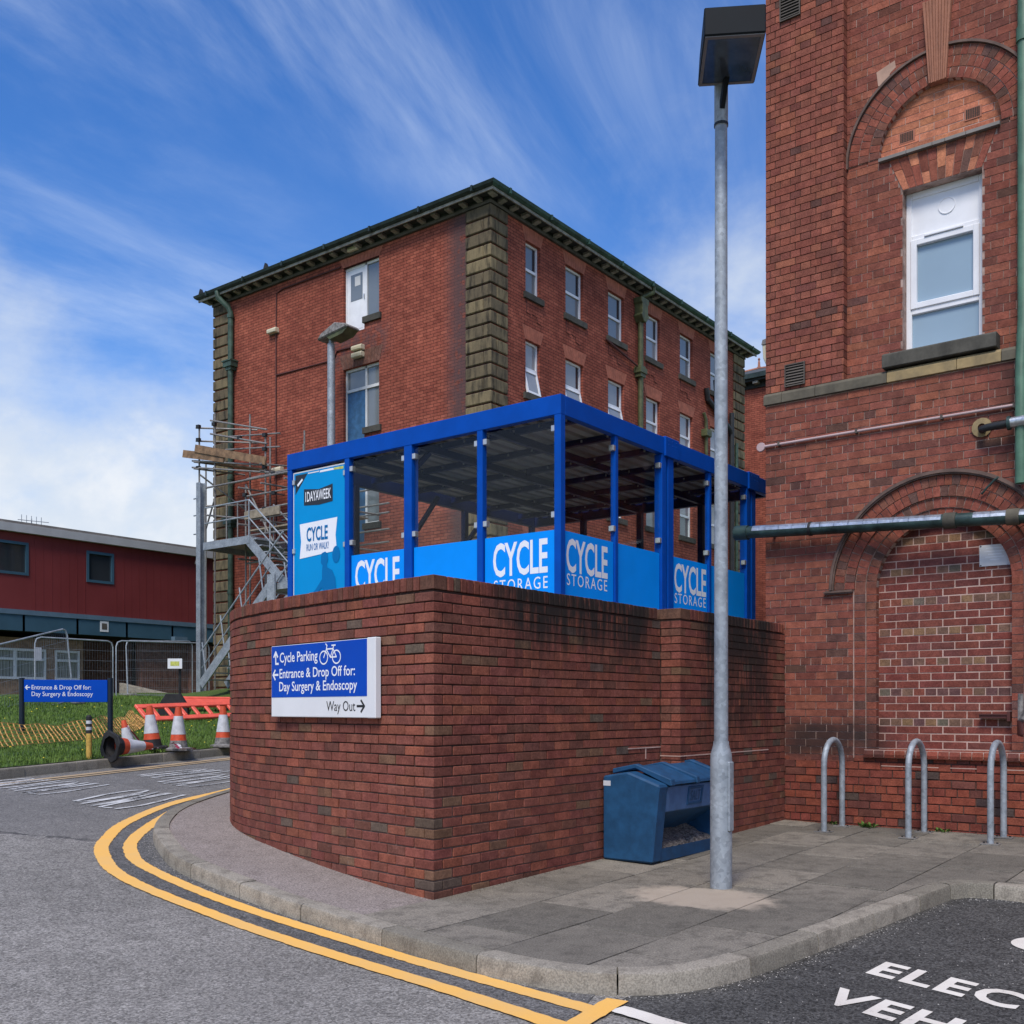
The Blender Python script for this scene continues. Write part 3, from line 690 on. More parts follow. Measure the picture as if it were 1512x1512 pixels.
class Bricks:
    """list of bricks of one wall: centre, length, height, depth, turn, colour"""
    def __init__(s, seed): s.b = []; s.rn = random.Random(seed)
    def add(s, x, y, z, L, H, Dp, rz, col, roll=0.0): s.b.append((x, y, z, L, H, Dp, rz, col, roll))
    def finish(s, root, kind, nmax=295, bev=.0035):
        s.b.sort(key=lambda q: (Vector(q[:3]) - CAM).length / math.sqrt(q[3]))
        o0 = ORG[root.name]; m = MB()
        for i, (x, y, z, L, H, Dp, rz, col, roll) in enumerate(s.b):
            if i < nmax:
                o = bpy.data.objects.new('brick', brick_mesh(L, H, Dp, bev, 'brick_%s_obj' % kind)); COL.objects.link(o)
                o.parent = root; o.location = (x - o0.x, y - o0.y, z - o0.z); o.rotation_euler = (0, roll, rz); o.color = col + (1,)
            else:
                m.col = col; c, sn = math.cos(rz), math.sin(rz); cr, sr = math.cos(roll), math.sin(roll)
                ux = Vector((c * cr, sn * cr, -sr)); uz = Vector((c * sr, sn * sr, cr))
                m.obox((x, y, z), ux, (-sn, c, 0), uz, L / 2, Dp / 2, H / 2)
        if m.v: stuff(m.build('brickwork', 'brick_%s_attr' % kind, root))

# ------------------------------------------------------------------ the retaining wall
wall = thing('brick_retaining_wall', 'curved red brick retaining wall with brick-on-edge coping below the cycle shelter', 'wall', (6.5, 5.5, 0))
B = Bricks(11); rn = B.rn; J = .011; RC = .011
CH, NC = .075, 30
z_of = lambda j: .005 + CH * j + .0325
RB = 5.006; PX = 8.907; RB2 = 4.786; RX = 11.43
def jit(): return rn.uniform(-.0025, .0025)
for j in range(NC):
    z = z_of(j); odd = j % 2
    # right face, corner bricks made separately
    u = (.2175 if not odd else .105) ; x = 5.60 + u
    while x < PX - .03:
        L = min(.2175, PX - x); B.add(x + L / 2, RB + .05 + jit(), z + jit() * .6, L - J + jit(), .065 + jit() * .6, .1, jit() * 2, pick(PAL_WALL, rn), jit() * 3); x += .2175
    # return of the second panel and its face
    if odd: B.add(PX + .05 + jit(), RB2 + .1625, z, (RB - RB2) - .105 - .006, .065, .1, math.pi / 2, pick(PAL_WALL, rn))
    else: pass
    u = 0
    if odd: B.add(PX + .105, RB2 + .05, z, .205, .065, .1, 0, pick(PAL_WALL, rn)); x = PX + .2175
    else: B.add(PX + .0512, RB2 + .105, z, .205, .065, .1024, math.pi / 2, pick(PAL_WALL, rn)); x = PX + .1075
    while x < RX - .03:
        L = min(.2175, RX - x); B.add(x + L / 2, RB2 + .05 + jit(), z + jit() * .6, L - J + jit(), .065 + jit() * .6, .1, jit() * 2, pick(PAL_WALL, rn), jit() * 3); x += .2175
    # curved face
    s = .105 if not odd else .2175
    while s < wp.L - .1:
        p, tg = wp.at(s + .1075); nrm = Vector((tg.y, -tg.x)); q = p + nrm * (.05 + jit())
        B.add(q.x, q.y, z + jit() * .6, .2065 + jit(), .065 + jit() * .6, .1, math.atan2(tg.y, tg.x) + jit() * 2, pick(PAL_WALL, rn), jit() * 3); s += .2175
B.finish(wall, 'wall')
# corner bricks: the wall turns at less than a right angle, so these are cut to the corner
tg0 = wp.at(.05)[1]; lf = Vector((tg0.x, tg0.y)); C = Vector((5.60, RB))
cm = {}
for odd in (0, 1):
    la, lb = (.2075, .1) if not odd else (.0975, .2075)
    P = [C, C + Vector((la, 0)), C + Vector((la, 0)) + lf * (.1 if not odd else lb) * 1.0, C + lf * lb]
    if not odd: P = [C, C + Vector((la, 0)), C + Vector((la, .1)), C + lf * .1]
    else: P = [C, C + Vector((.1, 0)), C + lf * lb + Vector((.1, 0)), C + lf * lb]
    bm = bmesh.new(); vb = [bm.verts.new((p.x - C.x, p.y - C.y, -.0325)) for p in P]; vt = [bm.verts.new((p.x - C.x, p.y - C.y, .0325)) for p in P]
    bm.faces.new(vb[::-1]); bm.faces.new(vt)
    for i in range(4): bm.faces.new((vb[i], vb[(i + 1) % 4], vt[(i + 1) % 4], vt[i]))
    bmesh.ops.bevel(bm, geom=bm.edges[:], offset=.004, segments=1, affect='EDGES')
    me = bpy.data.meshes.new('corner_brick'); bm.to_mesh(me); bm.free(); me.materials.append(MATS['brick_wall_obj']); cm[odd] = me
o0 = ORG[wall.name]
for j in range(NC):
    o = bpy.data.objects.new('corner_brick', cm[j % 2]); COL.objects.link(o); o.parent = wall
    o.location = (C.x - o0.x + rn.uniform(-.002, .002), C.y - o0.y + rn.uniform(-.002, .002), z_of(j) - o0.z); o.color = pick(PAL_WALL, rn) + (1,)
# mortar core
m = MB(); n = 90
S0 = .36; ins = [wp.off(S0 + (wp.L - S0) * i / n, -RC) for i in range(n + 1)]; inn = [wp.off(S0 + (wp.L - S0) * i / n, -.33) for i in range(n + 1)]
zb, zt = -.35, 2.262
ring = []
for i in range(n + 1): ring.append([(ins[i].x, ins[i].y, zb), (ins[i].x, ins[i].y, zt), (inn[i].x, inn[i].y, zt), (inn[i].x, inn[i].y, zb)])
m._add([p for r in ring for p in r], [(i * 4 + k, i * 4 + (k + 1) % 4, (i + 1) * 4 + (k + 1) % 4, (i + 1) * 4 + k) for i in range(n) for k in range(4)] + [(0, 1, 2, 3)])
q0 = C + Vector((RC * 1.2, RC)); q1 = wp.off(S0 + .01, -RC); m.prism([(q0.x, q0.y, zb), (RX, RB + RC, zb), (RX, RB + .33, zb), (5.95, RB + .40, zb), (q1.x, q1.y, zb)], (0, 0, zt - .001 - zb)); m.box(PX + RC, RB2 + RC, zb, RX - .001, RB + .20, zt - .0005)
m.build('mortar', 'mortar_wall', wall)
# brick-on-edge coping, each brick its own piece
def cope(x, y, rz, Lc=.328, wd=.066):
    o = bpy.data.objects.new('coping_brick', brick_mesh(wd, .103, Lc, .005, 'brick_wall_obj')); COL.objects.link(o); o.parent = wall
    o.location = (x - o0.x, y - o0.y, 2.3155 + rn.uniform(-.002, .002) - o0.z); o.rotation_euler = (0, rn.uniform(-.012, .012), rz + rn.uniform(-.01, .01)); c = pick(PAL_WALL, rn); o.color = tuple(v * .92 for v in c) + (1,)
x = 5.60 + .19
while x < PX - .05: cope(x, RB + .160, 0); x += .0755
x = PX + .108
cope(PX + .103, RB2 + .165, 0, .328, .203)
x = PX + .243
while x < RX - .03: cope(x, RB2 + .160, 0); x += .0755
s = .19
while s < wp.L - .04:
    p, tg = wp.at(s); q = p + Vector((tg.y, -tg.x)) * .160; cope(q.x, q.y, math.atan2(tg.y, tg.x)); s += .0755
m = MB(); m.col = (.17, .085, .06); P = [C + Vector((-.003, -.003)), C + Vector((.148, 0)), C + Vector((.148, .30)), C + lf * .148 + Vector((.2, .1)), C + lf * .148]
m.prism([(p.x, p.y, 2.265) for p in P], (0, 0, .103)); m.build('coping_brick', 'brick_wall_attr', wall, bevel=.004)
m = MB()   # lime-washed joint that steps round the second panel
m.box(8.30, RB - .004, 1.020, PX, RB + .002, 1.030); m.box(PX - .003, RB2, .935, PX + .002, RB, .944); m.box(PX, RB2 - .004, .935, 10.95, RB2 + .002, .945); m.box(8.62, RB - .003, .92, 8.632, RB + .002, 1.02)
m.build('lime_joint', 'mortar_panel', wall)
# terrace behind it and the slope at its open end
tp = MB(); TZ = 2.22
inner = [(p.x, p.y) for p in (wp.off(wp.L * i / 40, -.30) for i in range(41))]
poly = [(RX + 3, 5.30), (5.9, 5.30)] + inner[2:] + [(13.5, 12.5), (17, 17), (19.6, 22.5), (20.9, 23.5), (37, 23.5), (37, 4.9)]
tp.prism([(x, y, TZ - 2.6) for x, y in poly], (0, 0, 2.6)); struct(tp.build('terrace', 'terrace', org=(0, 0, 0)))
tp = MB(); tp._add([(13.5, 12.5, TZ - .01), (17, 17, TZ - .01), (19.6, 22.5, TZ - .01), (21, 28.6, TZ - .3), (17.6, 28.6, 1.6), (16, 22.5, 1.25), (13.4, 17.2, .8), (10.8, 13.6, .2)],
    [(0, 1, 6, 7), (1, 2, 5, 6), (2, 3, 4, 5)]); struct(tp.build('bank', 'turf', org=(0, 0, 0)))

# ------------------------------------------------------------------ direction sign on the curved wall
ds = Vector((5.674, 5.60, 0)); de = Vector((5.969, 7.175, 0)); rt = (ds - de).normalized(); up = Vector((0, 0, 1)); nz = rt.cross(up)   # reads from the far end to the corner
so = de + nz * .005; W = (ds - de).length
sg = thing('direction_sign', 'blue and white direction sign with a bicycle symbol screwed to the brick wall', 'sign', (5.82, 6.39, 1.33))
def slab(u0, v0, u1, v1, d0, d1, name, mat, par, bev=0):
    m = MB(); c = so + rt * ((u0 + u1) / 2) + up * ((v0 + v1) / 2) + nz * ((d0 + d1) / 2)
    m.obox(c, rt, up, nz, (u1 - u0) / 2, (v1 - v0) / 2, abs(d1 - d0) / 2); return m.build(name, mat, par, bevel=bev)
slab(0, 1.327, W, 1.940, 0, .045, 'back_tray', 'sign_white', sg, .003)
slab(.012, 1.495, W - .115, 1.936, .044, .049, 'blue_panel', 'sign_blue', sg)
slab(.012, 1.332, W - .115, 1.490, .044, .049, 'white_panel', 'sign_white', sg)
slab(W - .112, 1.325, W + .004, 1.943, .0, .056, 'end_trim', 'sign_white', sg, .006)
def sl(body, u, v, width, cap, mat, bold=.010): lettering('lettering', body, sg, so + rt * u + up * v + nz * .049, rt, up, width, cap, mat, bold)
sl('Cycle Parking', .155, 1.795, .615, .082, 'print_white'); sl('Entrance & Drop Off for:', .15, 1.660, 1.17, .078, 'print_white'); sl('Day Surgery & Endoscopy', .145, 1.548, 1.205, .078, 'print_white')
sl('Way Out', .905, 1.380, .42, .078, 'print_black', .0)
def flat(name, strokes, mat, par, to3, w):
    m = MB()
    for st in strokes:
        for (a, b) in zip(st, st[1:]):
            a, b = Vector(a), Vector(b); d = (b - a).normalized(); nn = Vector((-d.y, d.x)) * w / 2; a2, b2 = a - d * w * .3, b + d * w * .3
            m.quad(*[to3(q) for q in (a2 - nn, b2 - nn, b2 + nn, a2 + nn)])
    return m.build(name, mat, par)
_k = [0]
def sgn(q): _k[0] += 1; return so + rt * q[0] + up * q[1] + nz * (.0505 + .00002 * (_k[0] // 4 % 40))
flat('arrow', [[(.13, 1.785), (.085, 1.785), (.085, 1.875)], [(.052, 1.845), (.085, 1.888), (.118, 1.845)]], 'print_white', sg, sgn, .018)
flat('arrow', [[(.125, 1.69), (.04, 1.69)], [(.075, 1.73), (.04, 1.69), (.075, 1.65)]], 'print_white', sg, sgn, .018)
flat('arrow', [[(1.35, 1.418), (1.445, 1.418)], [(1.405, 1.462), (1.45, 1.418), (1.405, 1.374)]], 'print_black', sg, sgn, .018)
circ = lambda cx, cy, rx, ry: [(cx + rx * math.cos(i * math.pi / 12), cy + ry * math.sin(i * math.pi / 12)) for i in range(25)]
flat('bicycle_symbol', [[(u_, 1.760 + (v_ - 1.753) * .84) for u_, v_ in q_] for q_ in [circ(.865, 1.815, .060, .062), circ(1.055, 1.815, .060, .062), [(.865, 1.815), (.905, 1.895), (.915, 1.93), (.895, 1.945)], [(.905, 1.895), (1.005, 1.895), (.965, 1.815), (.905, 1.895)],
     [(.965, 1.815), (1.055, 1.815), (1.005, 1.895)], [(1.005, 1.895), (1.015, 1.925)], [(.985, 1.927), (1.04, 1.927)]]], 'print_white', sg, sgn, .011)
# ------------------------------------------------------------------ old brick building on the right
oldb = thing('brick_building', 'tall old red brick building with stone band and round arches beside the cycle stands', 'building', (14, 1, 0))
B = Bricks(23); rn = B.rn
A0, A1, AP, AL = 11.43, 11.55, 11.55, 11.605
BL, BR = 5.03, 1.0
def subtract(iv, lo, hi):
    out = []
    for a, b in iv:
        if hi <= a or lo >= b: out.append((a, b)); continue
        if lo > a: out.append((a, lo))
        if hi < b: out.append((hi, b))
    return out
def rows(A, b_hi, b_lo, z0, z1, ch, hdr, pal, pal_h, holes, joint=.009, Ls=.243, j=.0025, trim_top=None, jr=.0015):
    """lay courses; hdr(i) tells header courses; holes(z0,z1) -> list of (lo,hi) in b left out"""
    i = 0; z = z0
    while z < z1 - .02:
        h = min(ch, z1 - z); iv = [(b_lo, b_hi)]
        for lo, hi in holes(z, z + h): iv = subtract(iv, lo, hi)
        hd = hdr(i); L = Ls / 2 if hd else Ls; off = (i % 2) * Ls / 2 if not hd else Ls / 4
        b = b_hi + off
        while b > b_lo:
            for lo, hi in iv:
                p, q = max(lo, b - L), min(hi, b)
                if q - p > .03:
                    B.add(A + .05 + rn.uniform(-j, j), (p + q) / 2, z + h / 2, q - p - joint, h - joint, .1, math.pi / 2 + rn.uniform(-.006, .006), pick(pal_h if hd else pal, rn), rn.uniform(-jr, jr) * 3)
            b -= L
        z += ch; i += 1
def core(name, mat, A, poly, dp=.25):
    m = MB(); m.prism([(A, b, z) for b, z in poly], (dp, 0, 0)); return m.build(name, mat, oldb)
LC, LZ, LR = 3.07, 2.72, .68
def arch_hw(r, zc, z): return math.sqrt(max(0, r * r - (z - zc) ** 2))
def low_holes(za, zb):
    zm = (za + zb) / 2
    if zb < .80: return []
    if zm < LZ: return [(LC - .925, LC + .925)] if za > .78 else [(LC - .70, LC + .70)]
    hw = arch_hw(1.115, LZ, max(za, LZ)); return [(LC - hw, LC + hw)] if hw > .02 else []
base_z = .862
rows(A0, BL, BR, -.05, base_z, .0865, lambda i: i % 4 == 2, PAL_LOW, PAL_LOW, lambda a, b: [], .012, j=.004, jr=.006)
zz = 2.61 - .042 - .084 * 21
rows(A0, BL, BR, zz, 4.925, .084, lambda i: i % 4 == 1, PAL_OLD, PAL_OLD, low_holes)
# jamb strips, in two steps
for s in (1, -1):
    for k, (r0, r1, A) in enumerate(((.795, .925, 11.447), (.68, .795, 11.463))):
        z = zz; i = k
        while z < LZ - .02:
            b0, b1 = LC + s * r0, LC + s * r1
            if z > .80: B.add(A + .05, (b0 + b1) / 2, z + .042, abs(b1 - b0) - .008, .075, .1, math.pi / 2, pick(PAL_ARCH, rn))
            z += .084; i += 1
def ring(cz, cb, r0, r1, A, zmin, pal, wd=.079, a0=0, a1=math.pi, joint=.008, dp=.1):
    n = max(3, round((a1 - a0) * (r0 + r1) / 2 / wd)); rm = (r0 + r1) / 2; st = (a1 - a0) / n
    for i in range(n):
        a = a0 + st * (i + .5); w_ = rm * st - joint
        # length runs along the radius
        B.add(A + dp / 2 + rn.uniform(-.001, .001), cb + rm * math.cos(a), cz + rm * math.sin(a), r1 - r0 - joint, w_, dp, math.pi / 2, pick(pal, rn), -a)
ring(LZ, LC, .68, .795, 11.463, 0, PAL_ARCH); ring(LZ, LC, .795, .91, 11.447, 0, PAL_ARCH); ring(LZ, LC, .91, 1.025, 11.424, 0, PAL_ARCH); ring(LZ, LC, 1.025, 1.138, 11.424, 0, PAL_ARCH)
def arc(c, zc, r, a0, a1, n): return [(c + r * math.cos(a0 + (a1 - a0) * i / n), zc + r * math.sin(a0 + (a1 - a0) * i / n)) for i in range(n + 1)]
# mortar cores
core('mortar', 'mortar_old', A0 + .008, [(BL - .004, .85), (BL - .004, 4.93), (BR, 4.93), (BR, .85), (LC - .92, .85), (LC - .92, LZ)] + arc(LC, LZ, .92, math.pi, 0, 24)[1:] + [(LC + .92, .85)])
core('mortar', 'mortar_pier', A0 + .0115, [(BR, -.3), (BL - .004, -.3), (BL - .004, .858), (BR, .858)])
core('mortar', 'mortar_old', 11.454, arc(LC, LZ, .93, 0, math.pi, 24) + [(LC - .93, .8), (LC - .795, .8)] + arc(LC, LZ, .795, math.pi, 0, 24) + [(LC + .795, .8), (LC + .93, .8)], .2)
core('mortar', 'mortar_old', 11.471, arc(LC, LZ, .80, 0, math.pi, 24) + [(LC - .80, .8), (LC - .685, .8)] + arc(LC, LZ, .685, math.pi, 0, 24) + [(LC + .685, .8), (LC + .80, .8)], .2)
# bricked-up panel
def pan_holes(za, zb):
    zm = (za + zb) / 2; hw = .74 if zm < LZ else arch_hw(.74, LZ, zm)
    return [(-9, LC - hw), (LC + hw, 9)]
pz = 2.555 - .0408 - .0815 * 19
rows(AP, LC + .74, LC - .74, pz, LZ + .74, .0815, lambda i: i % 4 == 3, PAL_PANEL, PAL_TAN, pan_holes, .011)
core('mortar', 'mortar_panel', AP + .004, [(LC - .8, .8), (LC + .8, .8), (LC + .8, 3.6), (LC - .8, 3.6)], .12)
# bull-nosed sill course below the panel
b = LC + .80
while b > BR:
    m = MB(); m.col = pick(PAL_LOW, rn); w_ = .112; c = (11.375, b - w_ / 2, .905)
    prof = [(11.56, .862), (11.382, .862), (11.372, .90), (11.39, .945), (11.43, .958), (11.56, .958)]
    m.prism([(x, b - .004, z) for x, z in prof], (0, -(w_ - .008), 0)); m.build('sill_brick', 'brick_old_attr', oldb, bevel=.003); b -= w_
m = MB(); m.box(11.42, BR, .858, 11.45, LC + .80, .866); m.box(11.39, BR, .872, 11.45, LC + .79, .948); m.build('mortar', 'mortar_panel', oldb)
m = MB(); m.box(11.4275, BR, .770, 11.45, LC + .62, .7785); m.build('mortar', 'mortar_panel', oldb)
# hood mould and its label stop
m = MB(); P = arc(LC, LZ, 1.192, 0, math.pi, 36) + arc(LC, LZ, 1.140, math.pi, 0, 36)
m.prism([(11.395, b, z) for b, z in P], (.06, 0, 0)); P = arc(LC, LZ, 1.176, 0, math.pi, 36) + arc(LC, LZ, 1.155, math.pi, 0, 36)
m.prism([(11.380, b, z) for b, z in P], (.02, 0, 0)); m.box(11.390, LC + .93, LZ - .045, 11.46, LC + 1.235, LZ - .005); m.box(11.378, LC + .925, LZ - .03, 11.46, LC + 1.25, LZ - .015)
m.build('hood_mould', 'hood_brown', oldb)
# ---- upper storey
UC, UZ, UR = 3.125, 7.46, .62
wb0, wb1, wz0, wz1 = 2.69, 3.497, 5.25, 7.03
def up_holes(za, zb):
    zm = (za + zb) / 2; h = []
    if zb > wz0 and za < wz1 - .01: h.append((wb0, wb1))
    if 7.03 - .02 < zm < 7.40: hw = .415 + (zm - 7.03) * .36; h.append((UC - .03 - hw, UC - .03 + hw))
    if 7.39 < zm < 7.47: h.append((2.52, 3.74))
    if zm >= UZ: hw = arch_hw(.94, UZ, zm); h.append((UC - hw, UC + hw))
    return h
rows(A0, BL, 4.105, 5.065, 10.5, .084, lambda i: i % 2 == 0, PAL_OLD, PAL_OLD, lambda a, b: [], .010)
rows(A1, 4.125, BR, 5.065, 10.5, .084, lambda i: i % 4 == 1, PAL_OLD, PAL_OLD, up_holes, .007)
z = 5.065
for i in range(64):   # return of the pier
    B.add(A0 + .06, 4.105 + .05, z + .042, .11, .074, .098, 0, pick(PAL_OLD, rn)); z += .084
core('mortar', 'mortar_pier', A0 + .011, [(BL - .004, 5.06), (4.111, 5.06), (4.111, 10.6), (BL - .004, 10.6)])
hl = [(UC - .03, wz0), (wb1, wz0), (wb1, 7.05), (3.60, 7.38), (3.745, 7.42), (UC + .87, UZ)] + arc(UC, UZ, .87, 0, math.pi / 2, 12)[1:] + [(UC - .03, UZ + .87), (UC - .03, 10.6), (4.2, 10.6), (4.2, 5.06), (UC - .03, 5.06)]
core('mortar', 'mortar_old', A1 + .006, hl, .2)
hr = [(UC - .03, wz0), (wb0, wz0), (wb0, 7.05), (2.60, 7.38), (2.51, 7.42), (UC - .87, UZ)] + arc(UC, UZ, .87, math.pi, math.pi / 2, 12)[1:] + [(UC - .03, UZ + .87), (UC - .03, 10.6), (BR, 10.6), (BR, 5.06), (UC - .03, 5.06)]
core('mortar', 'mortar_old', A1 + .006, hr, .2)
core('mortar', 'mortar_old', A1 + .004, [(wb0 - .005, 7.03), (wb1 + .005, 7.03), (3.62, 7.40), (2.56, 7.40)], .19)
core('mortar', 'mortar_old', A1 - .004, arc(UC, UZ, .96, 0, math.pi, 24) + arc(UC, UZ, .625, math.pi, 0, 24), .15)
for r0, r1 in ((.62, .735), (.735, .85), (.85, .962)): ring(UZ, UC, r0, r1, A1 - .012, 0, PAL_ARCH)
m = MB(); P = arc(UC, UZ, .99, -.02, math.pi + .02, 36) + arc(UC, UZ, .965, math.pi + .02, -.02, 36); m.prism([(A1 - .04, b, z) for b, z in P], (.06, 0, 0)); m.build('hood_mould', 'hood_brown', oldb)
# lunette infill of newer brick
def lun(za, zb):
    hw = arch_hw(.655, UZ, (za + zb) / 2); return [(-9, UC - hw), (UC + hw, 9)]
rows(AL, UC + .66, UC - .66, UZ + .003, UZ + .64, .0775, lambda i: False, PAL_NEW, PAL_NEW, lun, .008, .30)
core('mortar', 'mortar_panel', AL + .005, arc(UC, UZ, .68, 0, math.pi, 20), .1)
# gauged flat arch over the window: tapering bricks, two to a course
nv = 11
for i in range(nv):
    for k in range(2):
        zs = ((7.035, 7.035 + (.13 if (i % 2) else .23)), (7.035 + (.13 if (i % 2) else .23), 7.40))[k]
        P = []
        for z_, e in ((zs[0], (i, i + 1)), (zs[1], (i + 1, i))):
            f = (z_ - 7.035) / .365; half = .405 + .145 * f
            for q in e: P.append((UC - .032 + half - (q / nv) * 2 * half + (-.003 if q == i else .003), z_ + (.003 if z_ == zs[0] else -.003)))
        m = MB(); m.col = pick(PAL_ARCH if (i + k) % 3 else PAL_NEW, rn); m.prism([(A1 - .003, b_, z_) for b_, z_ in P], (.09, 0, 0)); m.build('arch_brick', 'brick_old_attr', oldb)
b = 3.745   # grey weathering tiles under the lunette
for L in (.30, .27, .13, .21, .33):
    m = MB(); m.prism([(11.50, b, 7.402), (11.50, b, 7.437), (11.605, b, 7.468), (11.605, b, 7.402)], (0, -L + .005, 0)); m.build('weathering_tile', 'grey_trim', oldb); b -= L
# keystone of moulded terracotta
m = MB()
for i in range(9):
    f0, f1 = i / 9 + .012, (i + 1) / 9 - .012
    bt = lambda f: 3.275 - f * .30; bb = lambda f: 3.215 - f * .18
    m.prism([(11.505 + .006 * (i % 2), bb(f0), 8.075), (11.505 + .006 * (i % 2), bb(f1), 8.075), (11.485 + .006 * (i % 2), bt(f1), 8.95), (11.485 + .006 * (i % 2), bt(f0), 8.95)], (.08, 0, 0))
m.prism([(11.52, 3.213, 8.073), (11.52, 3.037, 8.073), (11.50, 2.977, 8.93), (11.50, 3.273, 8.93)], (.08, 0, 0)); m.build('keystone', 'keystone', oldb)
# air bricks in the lunette
def airbrick(bc, zc):
    m = MB(); m.box(AL - .006, bc - .085, zc - .062, AL + .01, bc + .085, zc + .062); o = m.build('air_brick', 'airbrick', oldb)
    h = MB()
    for i in range(8):
        for k in range(6): h.box(AL - .0085, bc - .066 + i * .0175, zc - .048 + k * .0172, AL - .006, bc - .066 + i * .0175 + .013, zc - .048 + k * .0172 + .013)
    stuff(h.build('holes', 'vent_dark', o))
airbrick(3.468, 7.628); airbrick(2.79, 7.655)
# patch of plaster high on the wall
m = MB(); m.prism([(A1 - .004, b, z) for b, z in ((3.78, 8.42), (3.58, 8.48), (3.57, 8.40), (3.63, 8.36), (3.66, 8.27), (3.76, 8.26))], (.01, 0, 0)); m.build('plaster_patch', 'plaster', oldb)
B.finish(oldb, 'old')
# string course, stone by stone
b = BL + .012
for L, mt in ((.22, 'band_stone'), (.40, 'band_stone'), (.80, 'band_stone'), (.72, 'band_flaked'), (.43, 'band_flaked'), (.9, 'band_stone'), (.7, 'band_stone')):
    m = MB(); m.prism([(11.70, b, 4.93), (11.398, b, 4.93), (11.398, b, 5.03), (11.43, b, 5.064), (11.70, b, 5.064)], (0, -(L - .004), 0)); m.build('band_stone', mt, oldb, bevel=.004); b -= L
# window: white plastic frame, blank panel with a round fan cover, two panes
wnd = MB(); fx = 11.70
def fbar(m, b0, z0, b1, z1, x0=fx - .03, x1=fx + .05): m.box(x0, b0, z0, x1, b1, z1)
fbar(wnd, wb0, wz0, wb0 + .06, wz1); fbar(wnd, wb1 - .06, wz0, wb1, wz1); fbar(wnd, wb0 + .06, wz1 - .07, wb1 - .06, wz1); fbar(wnd, wb0 + .06, wz0, wb1 - .06, wz0 + .055); fbar(wnd, wb0 + .06, 5.70, wb1 - .06, 5.765); fbar(wnd, wb0 + .06, 6.50, wb1 - .06, 6.56)
wf = wnd.build('window', 'upvc', oldb, bevel=.006)
m = MB()
for q in ((wb0 + .05, 5.755, wb0 + .115, 6.51), (wb1 - .115, 5.755, wb1 - .05, 6.51), (wb0 + .115, 5.755, wb1 - .115, 5.82), (wb0 + .115, 6.445, wb1 - .115, 6.51)): m.box(fx - .045, q[0], q[1], fx + .02, q[2], q[3])
m.build('sash', 'upvc', wf, bevel=.006)
m = MB(); m.box(fx + .005, wb0 + .10, 5.81, fx + .012, wb1 - .10, 6.46); m.build('pane', 'pane_painted_sky', wf)
m = MB(); m.box(fx + .004, wb0 + .055, 5.29, fx + .014, wb1 - .055, 5.71); m.build('pane', 'pane_painted_sky', wf)
m = MB(); m.box(fx - .012, wb0 + .05, 6.545, fx + .012, wb1 - .05, 6.97); m.build('blank_panel', 'upvc', wf)
m = MB(); m.lathe([(0, -.004), (.078, -.004), (.080, -.009), (.087, -.009), (.089, 0)], (fx - .012, 3.075, 6.80), 24, (1, 0, 0)); m.build('fan_cover', 'upvc', wf, smooth=True)
m = MB(); m.box(fx - .06, 2.9, 6.512, fx - .03, 3.3, 6.535); m.build('trickle_vent', 'upvc', wf, bevel=.004)
m = MB(); m.prism([(11.70, 2.515, 5.085), (11.365, 2.515, 5.085), (11.365, 2.515, 5.225), (11.40, 2.515, 5.245), (11.70, 2.515, 5.25)], (0, 1.15, 0)); m.build('window_sill', 'sill', oldb, bevel=.006)
# louvred vents in the pier
for (b0, b1, z0, z1) in ((4.545, 4.785, 5.10, 5.355), (4.60, 4.845, 9.33, 9.60)):
    m = MB(); m.box(11.418, b0, z0, 11.44, b1, z1); o = m.build('vent', 'vent_dark', oldb)
    m = MB(); t_ = .012
    for q in ((b0, z0, b0 + t_, z1), (b1 - t_, z0, b1, z1), (b0 + t_, z0, b1 - t_, z0 + t_), (b0 + t_, z1 - t_, b1 - t_, z1)): m.box(11.402, q[0], q[1], 11.425, q[2], q[3])
    m.build('vent_frame', 'vent_frame', o)
    for i in range(7):
        z = z0 + .025 + i * (z1 - z0 - .03) / 7; m = MB(); m.prism([(11.404, b0 + .013, z), (11.416, b0 + .013, z + .018), (11.418, b0 + .013, z + .016), (11.406, b0 + .013, z - .002)], (0, b1 - b0 - .026, 0)); m.build('slat', 'vent_frame', o)
# the building's bulk behind its faces
m = MB(); m.box(11.76, -7, -.3, 20, BL - .02, 10.9); m.box(11.45, -7, -.3, 11.76, BR, 10.9); m.box(11.44, BR, 10.58, 11.77, BL - .01, 10.9); m.build('body', 'far_brick', oldb)
# ---- things fixed to it
def pipe_thing(name, label, parts, cat='pipe'):
    r = thing(name, label, cat, parts[0][1][0])
    for nm, pts, rad, mt in parts: m = MB(); m.tube(pts, rad, 12); m.build(nm, mt, r, smooth=True)
    return r
X = 11.27
zl = lambda b: 3.456 + (b - 5.329) * .048
r = pipe_thing('horizontal_pipe', 'fat green and silver metal pipe running across the arch of the old building', [('pipe', [(X, 5.30, zl(5.30)), (X, 1.1, zl(1.1))], .072, 'pipe_green')])
for b, L, rd, mt in ((5.25, .16, .085, 'pipe_green'), (2.93, .12, .083, 'band_stone'), (2.33, .12, .083, 'band_stone'), (4.42, .03, .08, 'dark_iron')):
    m = MB(); m.tube([(X, b + L / 2, zl(b + L / 2)), (X, b - L / 2, zl(b - L / 2))], rd, 14); m.build('collar', mt, r, smooth=True)
m = MB()  # paler silver strip along the upper side of the pipe
